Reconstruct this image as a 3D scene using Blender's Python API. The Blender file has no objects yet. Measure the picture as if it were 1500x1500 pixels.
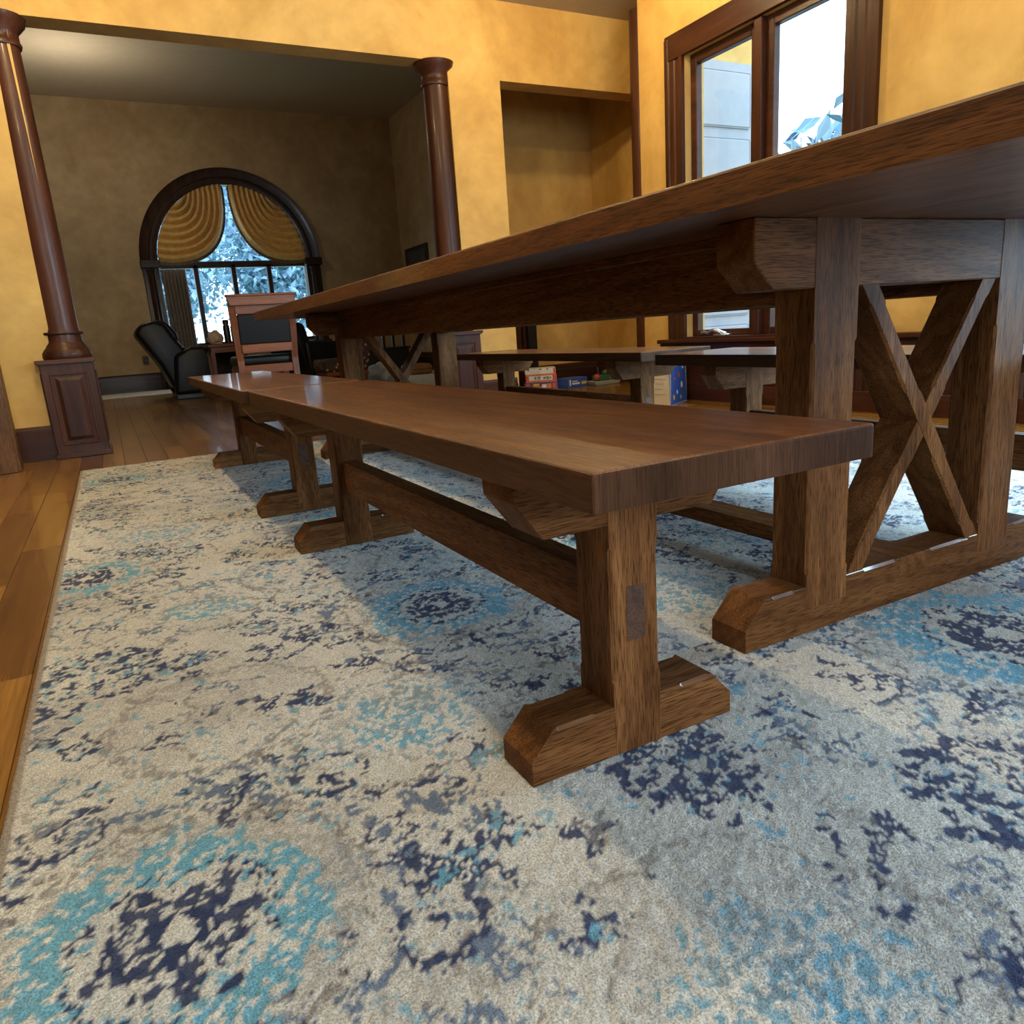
import bpy, bmesh, math, random
import numpy as np
from mathutils import Vector, Matrix

sc = bpy.context.scene
COL = sc.collection
random.seed(7)
PI = math.pi

# ------------------------------------------------------------------ camera
CX, CY, CZ = -0.3425, -0.5086, 0.5520
YAW, PITCH, ROLL, FPX = -0.4789, -0.2425, -0.0697, 1081.7
_f = Vector((-math.sin(YAW)*math.cos(PITCH), math.cos(YAW)*math.cos(PITCH), math.sin(PITCH)))
_r = Vector((math.cos(YAW), math.sin(YAW), 0)); _u = _r.cross(_f)
_r2 = math.cos(ROLL)*_r + math.sin(ROLL)*_u; _u2 = -math.sin(ROLL)*_r + math.cos(ROLL)*_u
cam_d = bpy.data.cameras.new('camera'); cam = bpy.data.objects.new('camera', cam_d); COL.objects.link(cam)
cam_d.sensor_width = 36; cam_d.lens = FPX/1500*36; cam_d.clip_start = 0.02; cam_d.clip_end = 200
M = Matrix((( _r2.x, _u2.x, -_f.x, CX), (_r2.y, _u2.y, -_f.y, CY), (_r2.z, _u2.z, -_f.z, CZ), (0, 0, 0, 1)))
cam.matrix_world = M
sc.camera = cam

# ------------------------------------------------------------------ world, lights, exposure
w = bpy.data.worlds.new('sky'); sc.world = w; w.use_nodes = True
bg = w.node_tree.nodes['Background']; bg.inputs[0].default_value = (0.62, 0.83, 1.0, 1); bg.inputs[1].default_value = 4.5

def lamp(name, kind, loc, power, color, size=None, size_y=None, target=None, portal=False):
    d = bpy.data.lights.new(name, kind); d.energy = power; d.color = color
    if kind == 'POINT': d.shadow_soft_size = size
    if kind == 'AREA':
        d.shape = 'RECTANGLE'; d.size = size; d.size_y = size_y
        if portal: d.cycles.is_portal = True
    o = bpy.data.objects.new(name, d); o.location = loc; COL.objects.link(o)
    if target is not None:
        o.rotation_euler = (Vector(target)-Vector(loc)).to_track_quat('-Z', 'Y').to_euler()
    return o
WARM = (1.0, 0.74, 0.38)
# left row: ceiling lights; right row: added to brighten the golden walls
for _x, _y, _p in ((-0.31, 1.35, 92), (-0.31, 3.30, 54), (2.35, 1.0, 42), (2.35, 3.3, 50)):
    lamp('ceiling_and_fill_light', 'POINT', (_x, _y, 2.62), _p, WARM, 0.045)
# daylight that enters by the windows of the dining room outside the frame
lamp('side_window_daylight', 'AREA', (3.14, 0.10, 1.30), 190, (0.46, 0.75, 1.0), 2.1, 1.70, target=(0, 0.10, 1.30))
lamp('front_window_daylight', 'AREA', (0.3, -2.94, 1.45), 128, (0.70, 0.86, 1.0), 2.4, 1.5, target=(0.6, 0, 1.45))
lamp('living_room_fill', 'POINT', (-0.2, 10.6, 3.4), 40, (1.0, 0.86, 0.66), 0.10)  # added lamp, placed to bring out the swag folds
# portals in the two windows the photograph shows
lamp('arched_window_portal', 'AREA', (1.77, 12.95, 1.9), 1, (1, 1, 1), 2.5, 2.6, target=(1.77, 0, 1.9), portal=True)
lamp('casement_window_portal', 'AREA', (3.42, 2.9, 1.2), 1, (1, 1, 1), 1.3, 1.6, target=(0, 2.9, 1.2), portal=True)

sc.view_settings.view_transform = 'Standard'; sc.view_settings.look = 'None'
sc.view_settings.exposure = 0.12; sc.view_settings.gamma = 1.0; sc.view_settings.use_curve_mapping = False
sc.cycles.use_denoising = True
sc.cycles.max_bounces = 8; sc.cycles.diffuse_bounces = 4; sc.cycles.glossy_bounces = 4
sc.cycles.transparent_max_bounces = 12; sc.cycles.sample_clamp_indirect = 6.0
sc.cycles.caustics_reflective = False; sc.cycles.caustics_refractive = False

FZ = -0.008      # floor boards; the top of the rug is z = 0

# ------------------------------------------------------------------ node helpers
class NT:
    def __init__(s, name):
        s.m = bpy.data.materials.new(name); s.m.use_nodes = True; s.t = s.m.node_tree
        s.b = s.t.nodes['Principled BSDF']
    def n(s, t, **kw):
        q = s.t.nodes.new(t)
        for k, v in kw.items():
            if k.startswith('i_'):
                key = k[2:]; key = int(key) if key.isdigit() else key.replace('_', ' ')
                q.inputs[key].default_value = v
            else: setattr(q, k, v)
        return q
    def l(s, a, b): s.t.links.new(a, b)
    def ramp(s, src, stops):
        q = s.n('ShaderNodeValToRGB'); e = q.color_ramp.elements
        while len(e) < len(stops): e.new(0.5)
        for el, (p, c) in zip(e, stops): el.position = p; el.color = (*c, 1)
        s.l(src, q.inputs[0]); return q
    def coords(s, scale, kind='Object', rot=(0, 0, 0)):
        tc = s.n('ShaderNodeTexCoord'); mp = s.n('ShaderNodeMapping')
        mp.inputs['Scale'].default_value = scale; mp.inputs['Rotation'].default_value = rot
        s.l(tc.outputs[kind], mp.inputs[0]); return mp.outputs[0]
    def bump(s, src, strength, dist=0.002):
        q = s.n('ShaderNodeBump'); q.inputs['Strength'].default_value = strength; q.inputs['Distance'].default_value = dist
        s.l(src, q.inputs['Height']); s.l(q.outputs[0], s.b.inputs['Normal'])

def mixc(nt, fac, a, b, mode='MIX'):
    q = nt.n('ShaderNodeMix'); q.data_type = 'RGBA'; q.blend_type = mode
    for v, i in ((fac, 0), (a, 6), (b, 7)):
        if hasattr(v, 'links'): nt.l(v, q.inputs[i])
        else: q.inputs[i].default_value = v if i == 0 else (*v, 1)
    return q.outputs[2]

def plain(name, col, rough=0.5, metal=0.0, var=0.12, scale=12, coat=0.0, spec=0.5):
    """flat paint or cloth with a little uneven tone"""
    nt = NT(name); b = nt.b
    no = nt.n('ShaderNodeTexNoise', i_Scale=scale, i_Detail=4.0); nt.l(nt.coords((1, 1, 1)), no.inputs[0])
    lo = tuple(c*(1-var) for c in col); hi = tuple(min(1, c*(1+var)) for c in col)
    nt.l(nt.ramp(no.outputs[0], [(0.3, lo), (0.7, hi)]).outputs[0], b.inputs['Base Color'])
    b.inputs['Roughness'].default_value = rough; b.inputs['Metallic'].default_value = metal
    b.inputs['Coat Weight'].default_value = coat; b.inputs['Specular IOR Level'].default_value = spec
    return nt.m

def oak(name, axis, dark, mid, light, rough=0.38, coat=0.0, pores=1.0, cathedral=0.5, vary=True, spec=0.35):
    """stained open-grained oak, grain along one local axis"""
    nt = NT(name); b = nt.b
    def sc3(al, ac): return tuple(al if i == axis else ac for i in range(3))
    tc = nt.n('ShaderNodeTexCoord'); oi = nt.n('ShaderNodeObjectInfo')
    off = nt.n('ShaderNodeVectorMath', operation='MULTIPLY_ADD'); off.inputs[1].default_value = (1, 1, 1)
    nt.l(tc.outputs['Object'], off.inputs[0])
    sv = nt.n('ShaderNodeVectorMath', operation='SCALE'); sv.inputs[0].default_value = (7.3, 5.1, 9.7); nt.l(oi.outputs['Random'], sv.inputs['Scale'])
    nt.l(sv.outputs[0], off.inputs[2])
    def tex(al, ac, scale, detail, rough_=0.6, dist=0.0):
        mp = nt.n('ShaderNodeMapping'); mp.inputs['Scale'].default_value = sc3(al, ac); nt.l(off.outputs[0], mp.inputs[0])
        no = nt.n('ShaderNodeTexNoise', i_Scale=scale, i_Detail=detail, i_Roughness=rough_, i_Distortion=dist); nt.l(mp.outputs[0], no.inputs[0])
        return no.outputs[0]
    broad = tex(0.5, 6, 2.0, 3.0)
    fine = tex(3.0, 60, 3.2, 5.0, 0.7)
    pore = tex(13, 290, 2.4, 2.0, 0.55)
    mp = nt.n('ShaderNodeMapping'); mp.inputs['Scale'].default_value = sc3(0.9, 8); nt.l(off.outputs[0], mp.inputs[0])
    wv = nt.n('ShaderNodeTexWave', i_Scale=1.6, i_Distortion=9.0, i_Detail=3.0, i_Detail_Scale=1.3); wv.bands_direction = 'DIAGONAL'
    nt.l(mp.outputs[0], wv.inputs[0])
    base = nt.ramp(broad, [(0.30, dark), (0.52, mid), (0.75, light)]).outputs[0]
    fr = nt.ramp(fine, [(0.35, (0.72, 0.70, 0.68)), (0.62, (1.10, 1.09, 1.08))]).outputs[0]
    c = mixc(nt, 0.8, base, fr, 'MULTIPLY')
    wr = nt.ramp(wv.outputs[0], [(0.15, (0.62, 0.58, 0.55)), (0.55, (1.05, 1.05, 1.05))]).outputs[0]
    c = mixc(nt, cathedral, c, wr, 'MULTIPLY')
    pr = nt.ramp(pore, [(0.40, (0.34, 0.30, 0.28)), (0.50, (1.06, 1.06, 1.06))]).outputs[0]
    c = mixc(nt, 0.85*pores, c, pr, 'MULTIPLY')
    if vary:
        hv = nt.n('ShaderNodeHueSaturation'); mr = nt.n('ShaderNodeMapRange'); mr.inputs[3].default_value = 0.86; mr.inputs[4].default_value = 1.14
        nt.l(oi.outputs['Random'], mr.inputs[0]); nt.l(mr.outputs[0], hv.inputs['Value']); nt.l(c, hv.inputs['Color']); c = hv.outputs[0]
    nt.l(c, b.inputs['Base Color'])
    rr = nt.n('ShaderNodeMapRange'); rr.inputs[3].default_value = rough+0.14; rr.inputs[4].default_value = rough-0.06
    nt.l(fine, rr.inputs[0]); nt.l(rr.outputs[0], b.inputs['Roughness'])
    b.inputs['Coat Weight'].default_value = coat; b.inputs['Coat Roughness'].default_value = 0.09; b.inputs['Specular IOR Level'].default_value = spec
    nt.bump(pore, 0.3, 0.0008)
    return nt.m

O_D, O_M, O_L = (0.085, 0.034, 0.0115), (0.162, 0.068, 0.023), (0.250, 0.112, 0.040)
OAK = {a: oak('dark_oak_'+'xyz'[a], a, O_D, O_M, O_L, rough=0.50, spec=0.06) for a in range(3)}
T_D, T_M, T_L = (0.085, 0.029, 0.008), (0.155, 0.055, 0.015), (0.220, 0.085, 0.025)
OAKTOP = oak('polished_oak_top', 1, T_D, T_M, T_L, rough=0.42, coat=0.40, pores=1.0, cathedral=0.5)
ENDG = oak('stained_board_end', 2, (0.036, 0.016, 0.008), (0.062, 0.028, 0.014), (0.095, 0.044, 0.023), rough=0.48, pores=0.5, cathedral=0.2, spec=0.06)
EDGE = oak('shaded_edge_stain', 1, (0.050, 0.021, 0.009), (0.085, 0.035, 0.014), (0.120, 0.052, 0.022), rough=0.45, pores=0.6, cathedral=0.3, spec=0.25)  # seat sides: darker stain, with their shade put into the colour
FOOTP = oak('lacquered_chamfer', 0, (0.105, 0.050, 0.023), (0.180, 0.088, 0.040), (0.260, 0.135, 0.066), rough=0.25, coat=1.0, pores=0.3)
TEN = oak('oak_end_grain', 1, (0.055, 0.026, 0.015), (0.085, 0.04, 0.022), (0.12, 0.06, 0.035), rough=0.5)
MAHOG = {a: oak('mahogany_'+'xyz'[a], a, (0.028, 0.009, 0.005), (0.055, 0.018, 0.009), (0.085, 0.029, 0.014), rough=0.34, coat=0.06, pores=0.3, cathedral=0.2, spec=0.22) for a in range(3)}
DARKTRIM = {a: oak('dark_trim_'+'xyz'[a], a, (0.022, 0.010, 0.006), (0.040, 0.018, 0.011), (0.060, 0.028, 0.017), rough=0.28, coat=0.1, pores=0.3, cathedral=0.2) for a in range(3)}
CHAIRW = {a: oak('chair_wood_'+'xyz'[a], a, (0.12, 0.036, 0.011), (0.18, 0.056, 0.017), (0.24, 0.082, 0.026), rough=0.3, pores=0.4, cathedral=0.2) for a in range(3)}
CASEW = oak('honey_casing_wood', 2, (0.10, 0.045, 0.013), (0.14, 0.066, 0.020), (0.18, 0.09, 0.032), rough=0.35)

def leather(name, col, rough=0.38):
    nt = NT(name); b = nt.b
    vo = nt.n('ShaderNodeTexVoronoi', i_Scale=120.0); nt.l(nt.coords((1, 1, 1)), vo.inputs[0])
    no = nt.n('ShaderNodeTexNoise', i_Scale=6.0, i_Detail=4.0); nt.l(nt.coords((1, 1, 1)), no.inputs[0])
    nt.l(nt.ramp(no.outputs[0], [(0.3, tuple(c*0.7 for c in col)), (0.7, tuple(c*1.3 for c in col))]).outputs[0], b.inputs['Base Color'])
    b.inputs['Roughness'].default_value = rough; b.inputs['Specular IOR Level'].default_value = 0.22; nt.bump(vo.outputs[0], 0.2, 0.001)
    return nt.m
LEATHER = leather('black_leather', (0.009, 0.009, 0.010))
BLACKW = plain('black_wood', (0.012, 0.011, 0.011), 0.4)

def plaster(name, dark, mid, light):
    nt = NT(name); b = nt.b; co = nt.coords((1, 1, 1))
    n1 = nt.n('ShaderNodeTexNoise', i_Scale=1.6, i_Detail=6.0, i_Roughness=0.62, i_Distortion=0.6); nt.l(co, n1.inputs[0])
    n2 = nt.n('ShaderNodeTexNoise', i_Scale=9.0, i_Detail=5.0); nt.l(co, n2.inputs[0])
    c = nt.ramp(n1.outputs[0], [(0.32, dark), (0.5, mid), (0.68, light)]).outputs[0]
    c2 = nt.ramp(n2.outputs[0], [(0.3, (0.88, 0.87, 0.84)), (0.7, (1.06, 1.06, 1.05))]).outputs[0]
    nt.l(mixc(nt, 0.8, c, c2, 'MULTIPLY'), b.inputs['Base Color']); b.inputs['Roughness'].default_value = 0.75
    nt.bump(n2.outputs[0], 0.15, 0.004)
    return nt.m
GOLDWALL = plaster('golden_plaster', (0.47, 0.275, 0.070), (0.59, 0.365, 0.105), (0.69, 0.45, 0.15))
FARWALL = plaster('tan_plaster', (0.36, 0.25, 0.13), (0.43, 0.31, 0.17), (0.50, 0.37, 0.21))
CEIL = plain('ceiling_paint', (0.46, 0.40, 0.30), 0.85, var=0.04)

def glassmat():
    nt = NT('window_glass'); t = nt.t
    tr = nt.n('ShaderNodeBsdfTransparent'); gl = nt.n('ShaderNodeBsdfGlossy'); gl.inputs['Roughness'].default_value = 0.02
    lw = nt.n('ShaderNodeLayerWeight', i_Blend=0.5); pw = nt.n('ShaderNodeMath', operation='POWER'); pw.inputs[1].default_value = 4.0; nt.l(lw.outputs['Facing'], pw.inputs[0])
    fr = nt.n('ShaderNodeMath', operation='MULTIPLY_ADD'); fr.inputs[1].default_value = 0.6; fr.inputs[2].default_value = 0.03; nt.l(pw.outputs[0], fr.inputs[0]); mx = nt.n('ShaderNodeMixShader')
    nt.l(fr.outputs[0], mx.inputs[0]); nt.l(tr.outputs[0], mx.inputs[1]); nt.l(gl.outputs[0], mx.inputs[2])
    nt.l(mx.outputs[0], t.nodes['Material Output'].inputs[0]); return nt.m
GLASS = glassmat()

# ------------------------------------------------------------------ mesh helpers
def tag(o, label=None, cat=None, group=None, kind=None):
    if label: o['label'] = label
    if cat: o['category'] = cat
    if group: o['group'] = group
    if kind: o['kind'] = kind
    return o
def empty(name, loc=(0, 0, 0), rz=0, **kw):
    o = bpy.data.objects.new(name, None); o.empty_display_size = 0.1
    o.location = loc; o.rotation_euler = (0, 0, rz); COL.objects.link(o); return tag(o, **kw)
def obj(name, me, mat=None, parent=None, loc=None, rot=None, **kw):
    if isinstance(me, bmesh.types.BMesh):
        bm = me; me = bpy.data.meshes.new(name); bmesh.ops.recalc_face_normals(bm, faces=bm.faces); bm.to_mesh(me); bm.free()
    o = bpy.data.objects.new(name, me); COL.objects.link(o)
    if mat is not None and len(me.materials) == 0:
        for m in (mat if isinstance(mat, (list, tuple)) else [mat]): me.materials.append(m)
    if parent is not None: o.parent = parent
    if loc: o.location = loc
    if rot: o.rotation_euler = rot
    return tag(o, **kw)
def smooth(o, ang=40):
    me = o.data
    me.polygons.foreach_set('use_smooth', [True]*len(me.polygons))
    me.set_sharp_from_angle(angle=math.radians(ang)); return o
def box(x0, x1, y0, y1, z0, z1, bev=0.0, seg=2, bm=None):
    b = bm if bm is not None else bmesh.new()
    n0 = len(b.verts)
    r = bmesh.ops.create_cube(b, size=1)
    for v in r['verts']:
        v.co = Vector(((x0+x1)/2+v.co.x*(x1-x0), (y0+y1)/2+v.co.y*(y1-y0), (z0+z1)/2+v.co.z*(z1-z0)))
    if bev > 0:
        es = list({e for v in r['verts'] for e in v.link_edges})
        bmesh.ops.bevel(b, geom=es, offset=bev, segments=seg, affect='EDGES', profile=0.5)
    return b
def loft(secs, bm=None, cap=True):
    b = bm if bm is not None else bmesh.new(); rows = [[b.verts.new(p) for p in s] for s in secs]; n = len(rows[0])
    for a, c in zip(rows, rows[1:]):
        for i in range(n): b.faces.new((a[i], a[(i+1) % n], c[(i+1) % n], c[i]))
    if cap: b.faces.new(rows[0][::-1]); b.faces.new(rows[-1])
    return b
def prism(pts, a0, a1, axis='y', bev=0.0, seg=2, bm=None):
    """outline (u,v) extruded along an axis: y -> (u,*,v), x -> (*,u,v), z -> (u,v,*)"""
    f = {'y': lambda u, v, t: (u, t, v), 'x': lambda u, v, t: (t, u, v), 'z': lambda u, v, t: (u, v, t)}[axis]
    b = bm if bm is not None else bmesh.new()
    n0 = set(b.verts)
    loft([[f(u, v, a0) for u, v in pts], [f(u, v, a1) for u, v in pts]], b)
    if bev > 0:
        nv = [v for v in b.verts if v not in n0]
        bmesh.ops.recalc_face_normals(b, faces=b.faces)
        bmesh.ops.bevel(b, geom=list({e for v in nv for e in v.link_edges}), offset=bev, segments=seg, affect='EDGES', profile=0.5)
    return b
def lathe(prof, n=32, c=(0, 0), bm=None):
    secs = [[(c[0]+r*math.cos(2*PI*i/n), c[1]+r*math.sin(2*PI*i/n), z) for i in range(n)] for r, z in prof]
    return loft(secs, bm)
def tube(path, r, n=8, bm=None):
    path = [Vector(p) for p in path]; secs = []
    for i, p in enumerate(path):
        t = (path[min(i+1, len(path)-1)]-path[max(i-1, 0)]).normalized()
        a = t.cross(Vector((0, 0, 1)));
        if a.length < 1e-3: a = Vector((1, 0, 0))
        a.normalize(); c = a.cross(t); rr = r[i] if isinstance(r, (list, tuple)) else r
        secs.append([tuple(p+a*rr*math.cos(2*PI*k/n)+c*rr*math.sin(2*PI*k/n)) for k in range(n)])
    return loft(secs, bm)
def copy_tree(o, parent=None):
    c = o.copy(); COL.objects.link(c); c.parent = parent
    for ch in o.children: copy_tree(ch, c)
    return c
def softbox(x0, x1, y0, y1, z0, z1, bev, seg=4): return box(x0, x1, y0, y1, z0, z1, bev, seg)

# ------------------------------------------------------------------ stopped-chamfer timber
def oct8(x0, x1, y0, y1, z, c):
    return [(x0+c, y0, z), (x1-c, y0, z), (x1, y0+c, z), (x1, y1-c, z), (x1-c, y1, z), (x0+c, y1, z), (x0, y1-c, z), (x0, y0+c, z)]
def post_mesh(x0, x1, y0, y1, z0, z1, s0, s1, c=0.0045, shift=None):
    """upright (or slanting, with shift = x offset as a function of z) with chamfers that stop short of the ends"""
    e = 0.0008; q = []
    for z, k in ((z0, e), (s0, e), (s0+0.006, c), (s1-0.006, c), (s1, e), (z1, e)):
        d = shift(z) if shift else 0
        q.append(oct8(x0+d, x1+d, y0, y1, z, k))
    return loft(q)
def foot_mesh(x0, x1, y0, y1, h, c1, c2, stops):
    e = 0.0008
    def s(x, zt, k): return [(x, y0, 0), (x, y1, 0), (x, y1, zt-k), (x, y1-k, zt), (x, y0+k, zt), (x, y0, zt-k)]
    q = [s(x0, h-c2, e), s(x0+c1, h, e)]
    for a, b_ in stops:
        q += [s(a, h, e), s(a+0.004, h, 0.0045), s(b_-0.004, h, 0.0045), s(b_, h, e)]
    q += [s(x1-c1, h, e), s(x1, h-c2, e)]
    return loft(q)

# ------------------------------------------------------------------ bench
BW, BL, BH, BT = 0.3624, 1.7418, 0.430, 0.0366
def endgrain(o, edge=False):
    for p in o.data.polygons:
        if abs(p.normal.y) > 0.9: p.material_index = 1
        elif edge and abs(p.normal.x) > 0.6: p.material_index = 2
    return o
def chamfered(o):
    for p in o.data.polygons:
        if abs(p.normal.y) > 0.5 and p.normal.z > 0.5: p.material_index = 1
    return o
def make_bench():
    t = empty('trestle_bench')
    zb = BH-BT
    # seat: two glued boards with eased edges
    for x0, x1 in ((0, 0.2405), (0.2409, BW)):
        bm = box(x0, x1, 0, BL, zb, BH)
        es = []
        for e in bm.edges:
            m = (e.verts[0].co+e.verts[1].co)/2
            top = abs(m.z-BH) < 1e-5; outer = (abs(m.x) < 1e-5 or abs(m.x-BW) < 1e-5 or abs(m.y) < 1e-5 or abs(m.y-BL) < 1e-5)
            if outer and (top or (abs(m.z-(zb+BH)/2) < 1e-5 and (abs(m.x) < 1e-5 or abs(m.x-BW) < 1e-5))): es.append(e)
        bmesh.ops.bevel(bm, geom=es, offset=0.0042, segments=3, affect='EDGES', profile=0.5)
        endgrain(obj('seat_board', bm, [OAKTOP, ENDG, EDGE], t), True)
    fx0, fx1, p0, p1, fd = 0.0313, 0.3571, 0.1569, 0.2321, 0.0772
    for y0 in (0.2046, BL-0.2046-fd):
        y1 = y0+fd
        chamfered(obj('foot', foot_mesh(fx0, fx1, y0, y1, 0.0685, 0.0338, 0.0368, ((fx0+0.037, p0-0.028), (p1+0.034, fx1-0.037))), [OAK[0], FOOTP], t))
        po = obj('post', post_mesh(p0, p1, y0-0.0006, y1+0.0006, 0, zb, 0.10, 0.285), OAK[2], t)
        ya, yb = (y0-0.0012, y0+0.012) if y0 < 1 else (y1-0.012, y1+0.0012)
        obj('tenon', box(0.180, 0.2095, ya, yb, 0.155, 0.229, 0.0008, 1), TEN, po, label='darker end grain of the stretcher tenon showing through the post')
        c0, c1 = 0.030, BW-0.003
        obj('seat_bearer', prism([(c0, zb), (c0, zb-0.032), (c0+0.036, zb-0.081), (c1-0.036, zb-0.081), (c1, zb-0.032), (c1, zb)], y0, y1, 'y', 0.001, 1), OAK[0], t)
    obj('stretcher', box(0.1745, 0.2145, 0.2046+fd-0.004, BL-0.2046-fd+0.004, 0.150, 0.234, 0.0016, 1), OAK[1], t)
    return t
bench = make_bench()
def place(o, loc, rz, label, group):
    o.location = loc; o.rotation_euler = (0, 0, rz); tag(o, label, 'bench', group); return o
GB = 'long oak trestle benches'
b2, b3, b4 = copy_tree(bench), copy_tree(bench), copy_tree(bench)
place(bench, (0, 0, 0), 0, 'oak trestle bench with a golden sheen on its top, beside the X-braced table leg', GB)
place(b2, (-0.0128, 1.782, 0), -0.0067, 'oak trestle bench beyond the golden-topped bench, its far end near the leather-backed chair', GB)
place(b3, (1.4844, 1.8371, 0), 0.0018, 'oak trestle bench on the window side of the table, standing before the board games', GB)
place(b4, (1.358-math.sin(0.0366)*BL, 1.595-math.cos(0.0366)*BL, 0), -0.0366, 'oak trestle bench with bluish window reflections on its top, before the casement window', GB)

# ------------------------------------------------------------------ table
TY0, TD, TY1 = 0.3258, 0.079, 3.0563
TX0, TX1 = 0.40, 1.503
def make_table():
    t = empty('trestle_table', (0.9517, 1.70, 0), label='massive oak trestle dining table with X-braced ends', cat='table')
    L = Matrix.Translation((-0.9517, -1.70, 0))
    def part(name, bm, mat, parent=t, off=True, **kw):
        if off: bm.transform(L)
        return obj(name, bm, mat, parent, **kw)
    zt, zb, ye0, ye1 = 0.732, 0.686, -0.36, 3.757
    n = 6; wd = (TX1-TX0)/n
    for i in range(n):
        x0, x1 = TX0+i*wd, TX0+(i+1)*wd-0.0004
        bm = box(x0, x1, ye0, ye1, zb, zt)
        es = [e for e in bm.edges if abs((e.verts[0].co.z+e.verts[1].co.z)/2-zt) < 1e-5 and
              (abs((e.verts[0].co.y+e.verts[1].co.y)/2-ye0) < 1e-5 or abs((e.verts[0].co.y+e.verts[1].co.y)/2-ye1) < 1e-5 or
               (i == 0 and abs((e.verts[0].co.x+e.verts[1].co.x)/2-x0) < 1e-5) or (i == n-1 and abs((e.verts[0].co.x+e.verts[1].co.x)/2-x1) < 1e-5))]
        bmesh.ops.bevel(bm, geom=es, offset=0.004, segments=2, affect='EDGES', profile=0.5)
        endgrain(part('top_board', bm, [OAKTOP, ENDG]))
    fx0 = 0.5106; fx1 = 2*0.9517-fx0
    for y0 in (TY0, TY1):
        y1 = y0+TD
        chamfered(part('foot', foot_mesh(fx0, fx1, y0, y1, 0.085, 0.0439, 0.0472, ((fx0+0.06, 0.625), (0.80, 0.895), (0.995, 1.12), (1.275, fx1-0.06))), [OAK[0], FOOTP]))
        for a, b_ in ((0.651, 0.7546), (1.1488, 1.2524)):
            part('post', post_mesh(a, b_, y0-0.0006, y1+0.0006, 0.045, zb, 0.105, 0.50, 0.005), OAK[2])
        c0 = 0.5205; c1 = 2*0.9517-c0
        part('top_bearer', prism([(c0, zb), (c0, 0.6235), (c0+0.040, 0.582), (c1-0.040, 0.582), (c1, 0.6235), (c1, zb)], y0, y1, 'y', 0.002, 1), OAK[0])
        for k, (xt, xb) in enumerate((((0.7625, 0.8075), (1.110, 1.150)), ((1.0975, 1.1430), (0.7580, 0.7960)))):
            ca, cb = sum(xt)/2, sum(xb)/2; hw = 0.0205
            g = (ca-cb)/(0.584-0.084)
            yy0, yy1 = (y0+0.001, y1-0.001) if k == 0 else (y0+0.0018, y1-0.0018)
            zm = 0.335; e = 0.0008; c = 0.0045; q = []
            for z, kk in ((0.084, e), (0.115, e), (0.121, c), (0.262, c), (0.268, e), (0.392, e), (0.398, c), (0.548, c), (0.554, e), (0.584, e)):
                d = cb+(z-0.084)*g
                q.append(oct8(d-hw, d+hw, yy0, yy1, z, kk))
            part('cross_brace', loft(q), OAK[2])
    for a in (0.668, 1.1694):
        part('long_rail', box(a, a+0.066, TY0+TD-0.002, TY1+0.002, 0.559, zb, 0.003, 1), OAK[1])
        part('cover_strip', box(a-0.014 if a < 1 else a+0.066, a if a < 1 else a+0.080, TY0+TD, TY1, 0.668, zb, 0.002, 1), OAK[1])
    part('floor_stretcher', box(0.903, 0.983, TY0-0.0008, TY1+TD+0.0008, 0.049, 0.0856, 0.001, 1), OAK[1])
    return t
make_table()

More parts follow.
